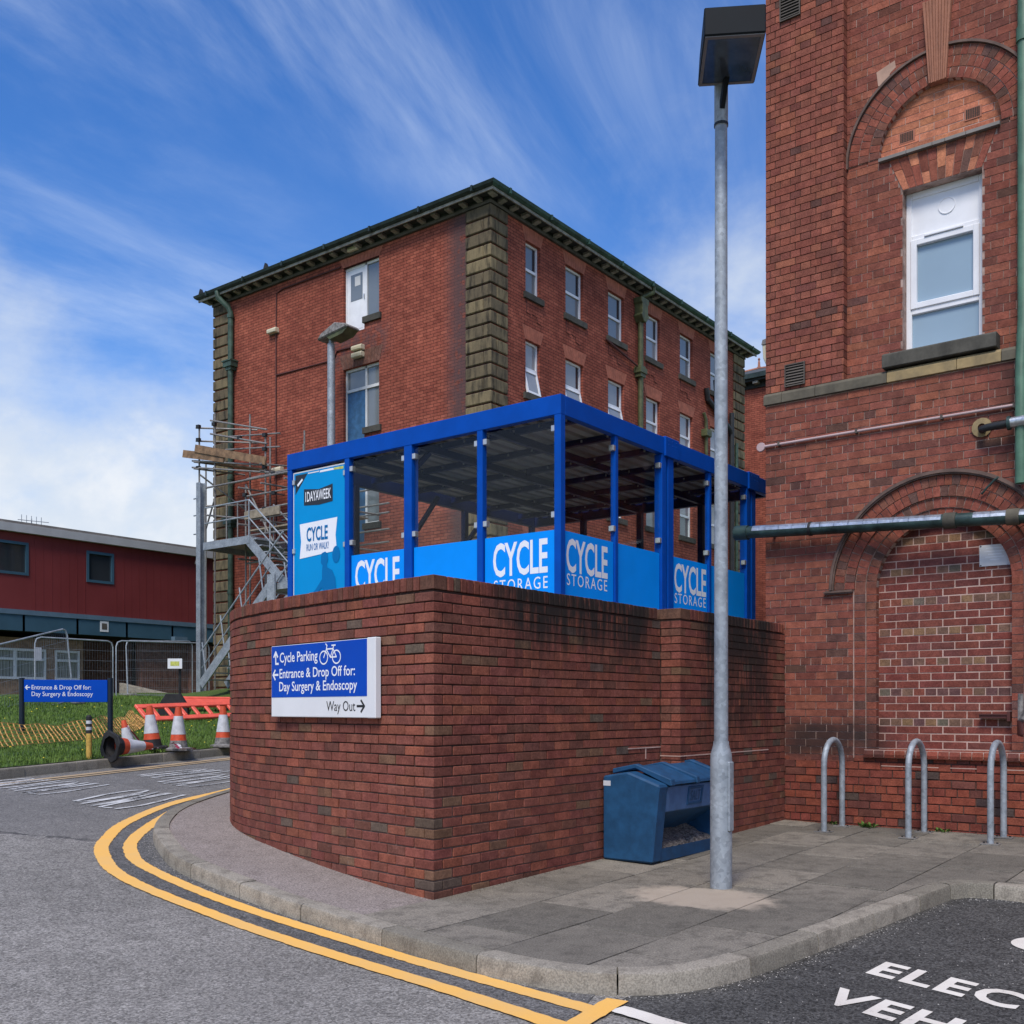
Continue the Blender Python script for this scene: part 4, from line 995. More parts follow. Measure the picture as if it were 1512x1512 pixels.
for i in range(24):
    b0 = 5.1 - i * .16; b1 = b0 - .17
    if abs(b0 - 2.93) < .12: continue
    for a in (-.3, .15, .6, 1.05, 1.5):
        f = lambda b, a_: (X + math.cos(math.pi / 2 + (a_ - .45)) * .0735 * 1, b, zl(b) + math.sin(math.pi / 2 + (a_ - .45)) * .0735)
        m.quad(f(b0, a), f(b1, a), f(b1, a + .45), f(b0, a + .45))
stuff(m.build('pale_pipe_top', 'galv_pipe', r, smooth=True))
for b in (4.9, 3.9, 1.7):
    m = MB(); m.bar((X + .05, b, zl(b)), (11.6, b, zl(b)), .03, .03); m.build('bracket', 'dark_iron', r)
r = pipe_thing('thin_conduit', 'thin pinkish conduit clipped across the old brick building', [('tube', [(11.40, 5.06, 4.452), (11.40, 1.1, 4.466)], .016, 'conduit_pink')], 'conduit')
m = MB(); m.lathe([(0, 0), (.05, 0), (.055, .02), (.05, .035), (0, .04)], (11.385, 5.07, 4.452), 16, (1, 0, 0)); m.build('end_box', 'conduit_pink', r, smooth=True)
for b in (4.85, 3.95, 3.05, 2.35): m = MB(); m.box(11.378, b - .012, 4.435, 11.435, b + .012, 4.478); m.build('clip', 'vent_frame', r)
r = pipe_thing('black_pipe_stub', 'short black pipe with a pale valve leaving a hole in the old wall', [('pipe', [(11.45, 2.66, 4.27), (11.33, 2.64, 4.25), (11.29, 2.58, 4.25), (11.29, 2.35, 4.26)], .038, 'dark_iron'), ('valve', [(11.29, 2.37, 4.26), (11.29, 2.30, 4.262), (11.29, 1.9, 4.27)], .055, 'galv_pipe')])
m = MB(); m.lathe([(.04, -.02), (.10, -.012), (.09, 0), (.04, 0)], (11.425, 2.66, 4.29), 14, (1, 0, 0)); m.build('rough_collar', 'band_flaked', r, smooth=True)
m = MB(); m.tube([(11.29, 2.39, 4.26), (11.29, 2.36, 4.26)], .07, 14); m.build('flange', 'pipe_green', r, smooth=True)
r = pipe_thing('green_downpipe', 'pale green cast iron downpipe on the old building beside its white window', [('pipe', [(11.33, 2.275, 3.65), (11.33, 2.275, 4.80), (11.49, 2.285, 5.35), (11.49, 2.285, 10.6)], .055, 'green_pale')], 'downpipe')
for z in (8.15, 9.35): m = MB(); m.tube([(11.49, 2.285, z), (11.49, 2.285, z + .14)], .068, 14); m.build('socket', 'green_pale', r, smooth=True)
m = MB(); m.bar((11.49, 2.285, 8.2), (11.6, 2.285, 8.2), .03, .05); m.build('holderbat', 'green_pale', r)
r = thing('wall_notice', 'faded white notice screwed to the bricked-up arch', 'notice', (11.54, 2.53, 2.88))
m = MB(); m.obox((11.545, 2.555, 2.985), (0, 1, 0), (0, 0, 1), (1, 0, 0), .158, .11, .003); m.build('plate', 'paper', r)
for b, z in ((2.41, 2.885), (2.70, 2.885), (2.41, 3.085), (2.70, 3.085)): m = MB(); m.lathe([(0, -.006), (.006, -.006), (.008, 0)], (11.542, b, z), 8, (1, 0, 0)); m.build('screw', 'dark_iron', r)
for k, (z, L) in enumerate(((3.055, .17), (3.02, .2), (2.99, .13), (2.962, .18), (2.935, .09))): m = MB(); m.box(11.5412, 2.565 - L / 2, z, 11.5418, 2.565 + L / 2, z + .010); m.build('faded_print', 'sign_white', r)
r = thing('meter_bracket', 'small brown iron bracket on the bricked-up arch near a pale valve', 'bracket', (11.5, 2.5, 1.28))
m = MB(); m.box(11.47, 2.43, 1.30, 11.56, 2.70, 1.33); m.box(11.46, 2.43, 1.33, 11.47, 2.70, 1.345); m.box(11.45, 2.40, 1.27, 11.56, 2.43, 1.37); m.build('arm', 'cable_brown', r)
r = thing('gas_valve', 'pale grey pipe valve fixed low on the old building', 'valve', (11.45, 2.28, 1.2))
m = MB(); m.tube([(11.50, 2.30, 1.55), (11.50, 2.30, 1.22)], .05, 12); m.tube([(11.45, 2.24, 1.50), (11.45, 2.24, 1.38), (11.45, 2.28, 1.30), (11.48, 2.30, 1.28)], .032, 10); m.box(11.42, 2.14, 1.42, 11.55, 2.20, 1.52); m.build('valve_body', 'rubber_grey', r, smooth=True)
m = MB(); m.tube([(11.50, 2.30, 1.28), (11.50, 2.30, 1.15), (11.52, 2.24, 1.12)], .056, 12); m.build('elbow', 'cable_brown', r, smooth=True)
m = MB(); m.tube([(11.39, 2.50, 3.75), (11.36, 2.52, 3.73), (11.38, 2.60, 3.66), (11.40, 2.66, 3.60)], .011, 8); tag(m.build('bent_conduit', 'pipe_green', smooth=True), 'short bent green tube crossing the arch mould', 'tube')
r = thing('bulkhead_lamp', 'cream bulkhead lamp on the hidden side of the old building', 'lamp', (11.7, 5.05, 5.5))
m = MB(); m.prism([(11.55, 5.005, 5.50), (11.55, 5.08, 5.46), (11.55, 5.115, 5.54), (11.55, 5.125, 5.70), (11.55, 5.005, 5.70)], (.22, 0, 0)); m.build('diffuser', 'cream', r, bevel=.01)
m = MB(); m.prism([(11.54, 5.005, 5.70), (11.54, 5.13, 5.70), (11.54, 5.115, 5.755), (11.54, 5.005, 5.77)], (.24, 0, 0)); m.build('hood', 'lamp_rim', r)
# ------------------------------------------------------------------ three-storey brick block behind the shelter
BA, BB = 20.70, 16.56            # planes of its two fronts
BE, AE = 27.90, 35.65            # far ends
BZ0, BZ1 = 1.2, 14.32
blk = thing('brick_block', 'large red brick block with dark stone quoins and green eaves behind the shelter', 'building', (28, 22, BZ0))
wins = [(22.2, 22.86), (24.08, 24.98), (26.32, 27.22), (28.56, 29.44), (30.78, 31.68), (33.0, 33.85)]
levels = [(12.50, 13.90), (9.82, 11.26), (7.15, 8.60), (4.45, 5.90)]
doors = [(20.53, 21.96, 12.10, 14.02), (20.53, 21.96, 8.95, 11.10), (20.53, 21.96, 6.1, 8.2), (20.53, 21.96, 3.0, 5.3)]
def facade(holes, u0, u1, z0, z1, to3, name, skip=None):
    """wall face with rectangular openings and their reveals, cut as a grid of panels in one mesh"""
    us = sorted({u0, u1} | {h[0] for h in holes} | {h[1] for h in holes}); zs = sorted({z0, z1} | {h[2] for h in holes} | {h[3] for h in holes}); m = MB()
    for a, b in zip(us, us[1:]):
        for c, d in zip(zs, zs[1:]):
            if any(h[0] <= a and b <= h[1] and h[2] <= c and d <= h[3] for h in holes): continue
            m.quad(to3(a, c, 0), to3(b, c, 0), to3(b, d, 0), to3(a, d, 0))
    for a, b, c, d in holes:
        for p, q in (((a, c), (b, c)), ((b, c), (b, d)), ((b, d), (a, d)), ((a, d), (a, c))):
            if skip and skip(p, q): continue
            m.quad(to3(*p, 0), to3(*q, 0), to3(*q, .26), to3(*p, .26))
    return m.build(name, 'far_brick', blk)
fR = lambda u, z, d: (u, BB + d, z)
fL = lambda u, z, d: (BA + d, u, z)
facade([(a, b, z0, z1) for a, b in wins for z0, z1 in levels], BA, AE, BZ0, BZ1, fR, 'wall')
dh = []
for b0, b1, z0, z1 in doors[:2]:
    pass
holesL = []
zt = {0: 12.42, 1: 9.30, 2: 6.6, 3: 3.9}
for k, (b0, b1, z0, z1) in enumerate(doors):
    holesL += [(21.11, b1, z0, z1), (b0, 21.11, zt[k], z1)]
facade(holesL, BB, BE, BZ0, BZ1, fL, 'wall', lambda p, q: p[0] == 21.11 and q[0] == 21.11)
m = MB(); m.box(BA + .27, BB + .27, BZ0, AE, BE, BZ1); m.quad((AE, BB, BZ0), (AE, BE, BZ0), (AE, BE, BZ1), (AE, BB, BZ1)); m.quad((BA, BE, BZ0), (AE, BE, BZ0), (AE, BE, BZ1), (BA, BE, BZ1)); m.build('body', 'black_void', blk)
# windows of the long front
rw = random.Random(5)
def fbox(m, f, u0, z0, u1, z1, d0, d1):
    c = [f(u, z, d) for d in (d0, d1) for z in (z0, z1) for u in (u0, u1)]
    m._add(c, [(0, 2, 3, 1), (4, 5, 7, 6), (0, 1, 5, 4), (2, 6, 7, 3), (0, 4, 6, 2), (1, 3, 7, 5)])
for li, (z0, z1) in enumerate(levels):
    for wi, (a, b) in enumerate(wins):
        m = MB(); w_ = .055; zm = z0 + (z1 - z0) * .47
        for q in ((a, z0, a + w_, z1), (b - w_, z0, b, z1), (a + w_, z0, b - w_, z0 + w_), (a + w_, z1 - w_, b - w_, z1), (a + w_, zm, b - w_, zm + .07)): fbox(m, fR, q[0], q[1], q[2], q[3], .10, .17)
        o = m.build('window', 'upvc', blk)
        tilt = li == 1 and wi in (0, 1, 2)
        m = MB(); fbox(m, fR, a + w_, zm + .07, b - w_, z1 - w_, .135, .145); m.build('pane', 'pane_blind' if (li == 1 or rw.random() < .5) else 'pane_grey', o)
        m = MB()
        if tilt:   # bottom-hung casement leaning out
            for q in ((a + .03, z0 + .02, a + .09, zm), (b - .09, z0 + .02, b - .03, zm), (a + .09, z0 + .02, b - .09, z0 + .08), (a + .09, zm - .06, b - .09, zm)):
                v = [(u, BB + .08 - (zm - z) * .22 + dd, z) for dd in (0, .05) for z in (q[1], q[3]) for u in (q[0], q[2])]
                m._add(v, [(0, 2, 3, 1), (4, 5, 7, 6), (0, 1, 5, 4), (2, 6, 7, 3), (0, 4, 6, 2), (1, 3, 7, 5)])
            m.build('open_casement', 'upvc', o)
            m = MB(); m.quad(*[(u, BB + .105 - (zm - z) * .22, z) for u, z in ((a + .08, z0 + .07), (b - .08, z0 + .07), (b - .08, zm - .05), (a + .08, zm - .05))]); m.build('pane', 'pane_blind', o)
            m = MB(); fbox(m, fR, a + w_, z0 + w_, b - w_, zm, .15, .155); m.build('pane', 'pane_dark', o)
        else:
            fbox(m, fR, a + w_, z0 + w_, b - w_, zm, .14, .15); m.build('pane', 'pane_blind' if rw.random() < .55 else 'pane_grey', o)
        if li < 2 and wi != 0 or li == 0:
            m = MB(); fbox(m, fR, b - w_ - .14, zm + .08, b - w_ - .02, z1 - w_ - .01, .132, .134); m.build('curtain', 'pane_dark', o)
        m = MB(); fbox(m, fR, a - .10, z0 - .16, b + .12, z0, -.07, .2); m.build('window_sill', 'sill', o)
        # gauged brick head
        m = MB(); n = 9; m.col = None
        for i in range(n):
            lo0 = a - .03 + (b - a + .06) * i / n + .004; lo1 = a - .03 + (b - a + .06) * (i + 1) / n - .004; up0 = a - .17 + (b - a + .34) * i / n + .005; up1 = a - .17 + (b - a + .34) * (i + 1) / n - .005
            m.prism([fR(lo0, z1 + .004, -.006), fR(lo1, z1 + .004, -.006), fR(up1, z1 + .36, -.006), fR(up0, z1 + .36, -.006)], (0, .02, 0))
        m.build('brick_head', 'head_brick', o)
# thin dark cables below the sills
for a, b in wins[:5]:
    m = MB(); P = [(a + .02, 12.34), (a + .02, 11.98), (a + .22, 11.95)]
    m.tube([(u, BB - .012, z) for u, z in P], .008, 6); P = [(a + .30, 12.0), (a + .50, 11.97), (a + .50, 11.84), (a + .74, 11.80)]
    m.tube([(u, BB - .012, z) for u, z in P], .008, 6); m.build('cable', 'cable_brown', blk)
# doors and lights of the end wall
for k, (b0, b1, z0, z1) in enumerate(doors):
    fm = 'upvc' if k != 1 else 'white_wood'; zs = zt[k]; m = MB(); w_ = .06
    for q in ((b1 - w_, z0, b1, z1), (21.11, z0, 21.17, z1), (b0, zs, b0 + w_, z1), (b0 + w_, z1 - .07, b1 - w_, z1), (b0 + w_, zs, 21.11, zs + .06)): fbox(m, fL, q[0], q[1], q[2], q[3], .10, .18)
    if k == 1: fbox(m, fL, b0 + w_, z1 - .66, b1 - w_, z1 - .58, .09, .18)
    fr_ = m.build('door_frame', fm, blk)
    m = MB(); fbox(m, fL, 21.17, z0, b1 - w_, (z1 - .07) if k != 1 else z1 - .66, .12, .165); dr = m.build('door', 'upvc' if k == 0 else 'blue_door', fr_)
    if k == 0:
        m = MB(); fbox(m, fL, 21.30, z0 + .95, b1 - w_ - .13, z1 - .22, .112, .12); m.build('pane', 'pane_grey', dr)
        m = MB(); fbox(m, fL, 21.38, z0 + 1.35, 21.60, z0 + 1.62, .108, .1115); m.build('paper_notice', 'paper', dr)
        m = MB(); fbox(m, fL, 21.30, z0 + .12, b1 - w_ - .13, z0 + .82, .114, .12); m.build('door_panel', 'upvc', dr)
        m = MB(); m.bar(fL(21.22, z0 + 1.05, .10), fL(21.22, z0 + .93, .10), .03, .03); m.build('handle', 'clip', dr)
    else:
        m = MB(); fbox(m, fL, 21.17, z1 - .58, b1 - w_, z1 - .07, .14, .15); m.build('fanlight', 'pane_grey', fr_)
    m = MB(); fbox(m, fL, b0 + w_, zs + .06, 21.11, z1 - .07, .14, .15); m.build('side_light', 'pane_grey', fr_)
    m = MB(); fbox(m, fL, b0 - .10, zs - .17, 21.13, zs, -.07, .2); m.build('window_sill', 'sill', fr_)
    m = MB()
    for i in range(12):
        f0, f1 = i / 12, (i + 1) / 12
        lo = lambda f: b0 - .02 + (b1 - b0 + .04) * f; uq = lambda f: b0 - .16 + (b1 - b0 + .32) * f
        if k == 0: m.prism([fL(lo(f0) + .006, z1 + .004, -.006), fL(lo(f1) - .006, z1 + .004, -.006), fL(uq(f1) - .006, z1 + .25, -.006), fL(uq(f0) + .006, z1 + .25, -.006)], (.02, 0, 0))
        else: m.prism([fL(lo(f0) + .006, z1 + .004, -.006), fL(lo(f1) - .006, z1 + .004, -.006), fL(uq(f1) - .006, z1 + .42, -.006), fL(uq(f0) + .006, z1 + .42, -.006)], (.02, 0, 0))
    m.build('brick_head', 'head_brick' if k == 0 else 'brown_brick', fr_)
# quoins: courses of dressed stone, long and short by turns
QH = .34; nq = int((BZ1 - BZ0) / QH)
for i in range(nq):
    z0 = BZ1 - (i + 1) * QH; z1 = z0 + QH - .042; e = .055
    m = MB()
    if i % 2: m.box(BA - e, BB - e, z0, BA + .68, BB + .2, z1); m2 = (BA - e, BB + .205, z0, BA + .2, BB + .80, z1)
    else: m.box(BA - e, BB - e, z0, BA + .2, BB + .80, z1); m2 = (BA + .205, BB - e, z0, BA + .68, BB + .2, z1)
    m.build('quoin_stone', 'quoin', blk, bevel=.022)
    m = MB(); m.box(*m2); m.build('quoin_stone', 'quoin', blk, bevel=.022)
    m = MB(); m.box(BA - e, BE - .78, z0, BA + .2, BE + .05, z1); m.build('quoin_stone', 'quoin', blk, bevel=.022)
    m = MB(); m.box(AE - .85, BB - e, z0, AE + .05, BB + .2, z1); m.build('quoin_stone', 'quoin', blk, bevel=.022)
# eaves: bed mould, soffit, gutter and brackets
OV = .47; m = MB()
def eave(m, d0, d1, z0, z1):
    """a band round the two fronts from d0 to d1 in front of the wall"""
    m.box(BA - d1, BB - d1, z0, BA - d0, BE + d1, z1); m.box(BA - d0, BB - d1, z0, AE + d1, BB - d0, z1)
eave(m, -.1, .07, BZ1 - .03, BZ1 + .05); m.build('bed_mould', 'sill', blk)
m = MB(); eave(m, -.1, .36, BZ1 + .145, BZ1 + .18); m.build('soffit', 'soffit', blk)
m = MB(); eave(m, .33, .37, BZ1 + .10, BZ1 + .18); m.build('fascia', 'bracket', blk)
m = MB(); eave(m, -.1, .05, BZ1 + .05, BZ1 + .15); m.build('frieze', 'soffit', blk)
prof = [(.34, .17), (.40, .175), (.46, .22), (.49, .29), (.475, .30), (.44, .27), (.34, .27)]
m = MB()
for i in range(len(prof) - 1):
    (d0, h0), (d1, h1) = prof[i], prof[i + 1]
    m.quad((BA - d0, BE + d0, BZ1 + h0), (BA - d1, BE + d1, BZ1 + h1), (BA - d1, BB - d1, BZ1 + h1), (BA - d0, BB - d0, BZ1 + h0))
m.build('gutter', 'gutter_green', blk)
m = MB()
for i in range(len(prof) - 1):
    (d0, h0), (d1, h1) = prof[i], prof[i + 1]
    m.quad((BA - d0, BB - d0, BZ1 + h0), (BA - d1, BB - d1, BZ1 + h1), (AE + d1, BB - d1, BZ1 + h1), (AE + d0, BB - d0, BZ1 + h0))
m.build('gutter', 'copper_green', blk)
for b in fr(BB + .2, BE - .2, 1.9): m = MB(); m.box(BA - .50, b, BZ1 + .17, BA - .34, b + .06, BZ1 + .31); m.build('gutter_joint', 'gutter_green', blk)
for a in fr(BA + .2, AE - .2, 1.9): m = MB(); m.box(a, BB - .50, BZ1 + .17, a + .06, BB - .34, BZ1 + .31); m.build('gutter_joint', 'copper_green', blk)
for b in fr(BB - .28, BE + .05, .485): m = MB(); m.prism([(BA - .06, b, BZ1 + .143), (BA - .27, b, BZ1 + .143), (BA - .27, b, BZ1 + .085), (BA - .06, b, BZ1 + .055)], (0, .15, 0)); m.build('eaves_bracket', 'bracket', blk)
for a in fr(BA + .22, AE + .05, .485): m = MB(); m.prism([(a, BB - .06, BZ1 + .143), (a, BB - .27, BZ1 + .143), (a, BB - .27, BZ1 + .085), (a, BB - .06, BZ1 + .055)], (.15, 0, 0)); m.build('eaves_bracket', 'bracket', blk)
m = MB(); rz = BZ1 + .27; cx0, cx1, cy0, cy1 = BA - .42, AE + .42, BB - .42, BE + .42; h = 1.6
r0, r1 = (BA + 6, (BB + BE) / 2, rz + h), (AE - 6, (BB + BE) / 2, rz + h); c = [(cx0, cy0, rz), (cx1, cy0, rz), (cx1, cy1, rz), (cx0, cy1, rz)]
m.quad(c[0], c[1], r1, r0); m.quad(c[1], c[2], r1); m.quad(c[2], c[3], r0, r1); m.quad(c[3], c[0], r0); m.build('roof', 'slate', blk)
# wall lamps on the end wall
for k, (b, z, lab) in enumerate(((21.46, 14.42, 'cream box lamp tucked under the eaves above the white upper door'), (24.97, 12.87, 'cream box lamp alone on the brick end wall'), (21.30, 11.58, 'upper cream box lamp over the blue door'), (21.30, 11.38, 'lower cream box lamp over the blue door'), (24.75, 8.62, 'cream box lamp on the brick end wall behind the scaffold'))):
    r = thing('wall_lamp', lab, 'lamp', (BA, b, z - .08), 'box lamps on the brick end wall')
    m = MB(); m.prism([(BA - .16, b - .2, z - .07), (BA - .17, b - .2, z + .03), (BA - .13, b - .2, z + .08), (BA + .02, b - .2, z + .08), (BA + .02, b - .2, z - .07)], (0, .40, 0)); m.build('diffuser', 'cream', r, bevel=.02)
    m = MB(); m.box(BA - .03, b - .22, z - .09, BA + .02, b + .22, z - .07); m.build('back_plate', 'vent_frame', r)
def run(name, label, pts, rad, mt, cat, n=8):
    m = MB(); m.tube(pts, rad, n); return tag(m.build(name, mt, smooth=True), label, cat)
run('wall_cable', 'dark red cable looping from the upper door across the brick end wall', [(BA - .02, 22.05, 14.07), (BA - .02, 24.6, 14.07), (BA - .02, 24.86, 14.0), (BA - .02, 24.88, 12.95), (BA - .02, 24.88, 6)], .022, 'cable_brown', 'cable')
run('wall_cable', 'dark red cable running level across the end wall towards the blue door', [(BA - .02, 24.86, 11.52), (BA - .02, 22.35, 11.47), (BA - .02, 22.2, 11.7), (BA - .02, 21.4, 11.68)], .022, 'cable_brown', 'cable')
# rainwater pipes
r = thing('downpipe', 'green downpipe with square hoppers beside the end quoins of the brick block', 'downpipe', (BA - .1, 26.95, 2))
m = MB(); m.tube([(BA - .40, 27.25, BZ1 + .2), (BA - .40, 27.22, BZ1 + .02), (BA - .16, 27.0, BZ1 - .28), (BA - .12, 26.95, BZ1 - .45), (BA - .12, 26.95, 2.2)], .085, 12); m.build('pipe', 'green_iron', r, smooth=True)
for z in (12.15, 7.2): m = MB(); m.box(BA - .27, 26.75, z, BA + .0, 27.15, z + .16); m.box(BA - .30, 26.72, z + .16, BA + .0, 27.18, z + .20); m.box(BA - .22, 26.82, z - .1, BA, 27.08, z); m.build('hopper', 'green_iron', r)
for z in (13.7, 10.2, 8.6, 5.0): m = MB(); m.tube([(BA - .12, 26.95, z), (BA - .12, 26.95, z + .12)], .105, 12); m.build('socket', 'green_iron', r, smooth=True)
r = thing('downpipe', 'olive green downpipe with a tall hopper between the windows of the long front', 'downpipe', (28.0, BB - .1, 2))
m = MB(); m.tube([(28.35, BB - .40, BZ1 + .2), (28.33, BB - .38, BZ1 + .02), (28.05, BB - .16, BZ1 - .15)], .07, 10); m.tube([(28.0, BB - .13, 13.4), (28.0, BB - .13, 2.2)], .085, 12); m.build('pipe', 'olive_iron', r, smooth=True)
m = MB(); m.prism([(27.78, BB - .30, 13.95), (27.78, BB - .30, 14.1), (28.24, BB - .30, 14.1), (28.24, BB - .30, 13.95), (28.18, BB - .30, 13.9), (28.18, BB - .30, 13.62), (28.24, BB - .30, 13.55), (28.08, BB - .30, 13.36), (27.92, BB - .30, 13.36), (27.78, BB - .30, 13.55), (27.84, BB - .30, 13.62), (27.84, BB - .30, 13.9)], (0, .3, 0)); m.build('hopper', 'olive_iron', r, bevel=.015)
m = MB(); m.box(27.80, BB - .26, 11.78, 28.20, BB, 11.95); m.box(27.85, BB - .23, 11.66, 28.15, BB, 11.78); m.box(27.86, BB - .23, 11.95, 28.14, BB, 12.02); m.build('socket', 'olive_iron', r, bevel=.01)
run('waste_pipe', 'brown waste pipe sloping to the olive downpipe', [(26.1, BB - .05, 12.35), (27.9, BB - .1, 11.98)], .03, 'cable_brown', 'pipe')
r = thing('downpipe', 'thin olive pipe with a small hopper near the far corner of the long front', 'downpipe', (32.45, BB - .1, 2))
m = MB(); m.tube([(32.3, BB - .1, 11.55), (32.42, BB - .12, 11.35), (32.45, BB - .12, 11.1), (32.45, BB - .12, 2.2)], .06, 10); m.build('pipe', 'olive_iron', r, smooth=True)
m = MB(); m.box(32.28, BB - .24, 10.75, 32.65, BB, 11.0); m.build('hopper', 'olive_iron', r, bevel=.02)
r = thing('soil_pipe', 'black soil pipes dropping beside the far quoins of the long front', 'pipe', (34.4, BB - .1, 2))
m = MB(); m.tube([(32.5, BB - .1, 12.45), (32.6, BB - .1, 12.1), (34.3, BB - .12, 11.4), (34.4, BB - .12, 11.2)], .09, 10); m.tube([(34.4, BB - .14, 12.0), (34.4, BB - .14, 2.2)], .09, 10); m.build('stack', 'dark_iron', r, smooth=True)
m = MB(); m.tube([(34.8, BB - .14, 11.0), (34.8, BB - .14, 2.2)], .06, 10); m.build('stack', 'green_iron', r, smooth=True)
m = MB(); m.tube([(33.2, BB - .1, 12.9), (33.3, BB - .1, 12.3), (33.3, BB - .1, 11.9)], .09, 10); m.build('branch', 'dark_iron', r, smooth=True)
# lamp on its own post in front of the end wall
r = thing('lamp_post', 'old grey lamp post with a shallow hooded head against the brick end wall', 'lamp post', (19.9, 21.6, TZ))
m = MB(); m.tube([(19.9, 21.60, TZ - .3), (19.9, 21.60, 8.0), (19.9, 21.60, 11.55)], [.12, .115, .105], 12); m.tube([(19.9, 21.6, 11.45), (19.9, 21.6, 11.72)], .075, 10); m.build('post', 'galv_stair', r, smooth=True)
m = MB(); m.prism([(19.66, 21.95, 11.66), (19.66, 21.80, 11.82), (19.66, 21.25, 12.02), (19.66, 20.80, 11.90), (19.66, 20.70, 11.80)], (.5, 0, 0)); m.build('hood', 'rubber_grey', r, bevel=.03)
m = MB(); m.prism([(19.70, 21.62, 11.72), (19.70, 20.75, 11.79), (19.70, 20.95, 11.66), (19.70, 21.45, 11.60)], (.42, 0, 0)); m.build('lens', 'olive_iron', r)
for b in (28.1, 24.9): m = MB(); m.prism([(BA - .42, b - .1, BZ1 + .28), (BA - .42, b + .12, BZ1 + .28), (BA - .42, b + .06, BZ1 + .42), (BA - .42, b + .02, BZ1 + .50)], (.1, 0, 0)); tag(m.build('pigeon', 'rubber'), 'dark pigeon perched on the far end of the eaves gutter' if b > 26 else 'dark pigeon perched part way along the eaves gutter', 'bird')
# wing of the same hospital seen between the two buildings
wing = thing('brick_wing', 'low red brick wing with a hipped slate roof and terracotta finial between the two buildings', 'building', (44, 20, 1))
# front faces the camera like the end wall
wx = 41.0; y0, y1 = 16.4, 23.2; ap = (44.3, 19.8, 16.85)
m = MB(); m.box(wx, y0, 1, 47.6, y1, 14.98); m.build('wall', 'far_brick', wing)
m = MB(); m.box(wx - .45, y0 - .45, 15.22, wx - .25, y1 + .45, 15.42); m.box(wx - .25, y0 - .45, 15.22, 48.0, y0 - .25, 15.42); m.build('gutter', 'gutter_green', wing)
m = MB(); m.box(wx - .35, y0 - .35, 15.12, 48, y1 + .35, 15.22); m.box(wx - .06, y0 - .06, 14.9, 47.7, y1 + .06, 15.12); m.build('soffit', 'soffit', wing)
for b in fr(y0, y1, .62): m = MB(); m.box(wx - .32, b, 15.02, wx - .05, b + .22, 15.12); m.build('eaves_bracket', 'bracket', wing)
c = [(wx - .35, y0 - .35, 15.40), (48, y0 - .35, 15.40), (48, y1 + .35, 15.40), (wx - .35, y1 + .35, 15.40)]
m = MB()
for i in range(4): m.quad(c[i], c[(i + 1) % 4], ap)
m.build('roof', 'slate', wing)
m = MB()
for q in c: m.tube([q, ap], .07, 6)
m.build('ridge', 'ridge_tile', wing)
m = MB(); m.lathe([(.10, -.05), (.10, .05), (.06, .10), (.05, .30), (.03, .36), (.055, .40), (.055, .44), (0, .50)], ap, 10); m.build('finial', 'ridge_tile', wing, smooth=True)
# ------------------------------------------------------------------ cycle shelter
SA0, SA1, SB0, SB1, ST = 8.346, 12.80, 5.796, 9.84, 4.48
SF = 2.22
sh = thing('cycle_shelter', 'bright blue steel and glass cycle shelter standing above the brick retaining wall', 'shelter', (10.5, 7.8, SF))
FB = 4.285    # underside of the edge beam
m = MB(); m.box(SA0, SB0, FB, SA0 + .08, SB1, ST); m.build('edge_beam', 'royal_blue', sh, bevel=.004)
m = MB(); m.box(SA0 + .08, SB0, FB, SA1 + .6, SB0 + .08, ST - .001); m.build('edge_beam', 'royal_blue', sh, bevel=.004)
m = MB(); m.box(SA0 + .08, SB1 - .08, FB, SA1 + .6, SB1, ST - .001); m.build('edge_beam', 'navy_and_shaded_blue', sh, bevel=.004)  # far beam: same blue paint, with its shade put into the colour
m = MB(); m.box(SA1 + .52, SB0 + .08, FB, SA1 + .6, SB1 - .08, ST - .002); m.build('edge_beam', 'navy_and_shaded_blue', sh, bevel=.004)  # end beam darkened the same way, shade in the colour
def post(x, y, w_=.08, mt='royal_blue', z1=FB): m = MB(); m.box(x, y, SF, x + w_, y + w_, z1); return m.build('post', mt, sh, bevel=.004)
lp = [6.785, 7.785, 8.765, 9.76]
post(SA0, SB0 + .0)
for k, y in enumerate(lp): post(SA0 + .002, y, .075 if k != 1 else .115)
for x in (9.37,): post(x, SB0 + .01, .06)
for x, w2 in ((10.36, .10), (10.50, .15)): post(x, SB0 + .004, .10 if w2 == .10 else .13)
post(11.54, SB0 + .01, .06); post(12.60, SB0 + .004, .10); post(12.75, SB0 + .004, .12)
m = MB(); m.box(10.40, SB0 - .022, 4.265, 10.72, SB0 + .05, 4.49); m.build('joint_cover', 'royal_blue', sh, bevel=.006)
m = MB(); m.box(12.62, SB0 - .022, 4.265, 12.94, SB0 + .05, 4.49); m.build('joint_cover', 'royal_blue', sh, bevel=.006)
for x in (10.47, 10.56, 10.65, 12.69, 12.78, 12.87):
    for z in (4.40, 4.45): m = MB(); m.lathe([(0, -.005), (.005, -.005), (.007, 0)], (x, SB0 - .022, z), 8, (0, 1, 0)); m.build('bolt', 'royal_blue', sh)
# posts of the far sides, with knee braces
for x in (9.4, 10.5, 11.6, 13.25): post(x, SB1 - .09, .08, 'navy_and_shaded_blue')
for y in (6.8, 7.8, 8.8): post(SA1 + .5, y, .08, 'navy_and_shaded_blue')
for x in (10.5, 11.6):
    m = MB(); m.bar((x + .04, SB1 - .12, 3.85), (x + .04, SB1 - .5, 4.26), .05, .05); m.build('brace', 'navy_and_shaded_blue', sh)
m = MB(); m.bar((SA0 + .04, 7.84, 3.98), (SA0 + .35, 7.84, 4.27), .05, .05); m.build('brace', 'navy_and_shaded_blue', sh)
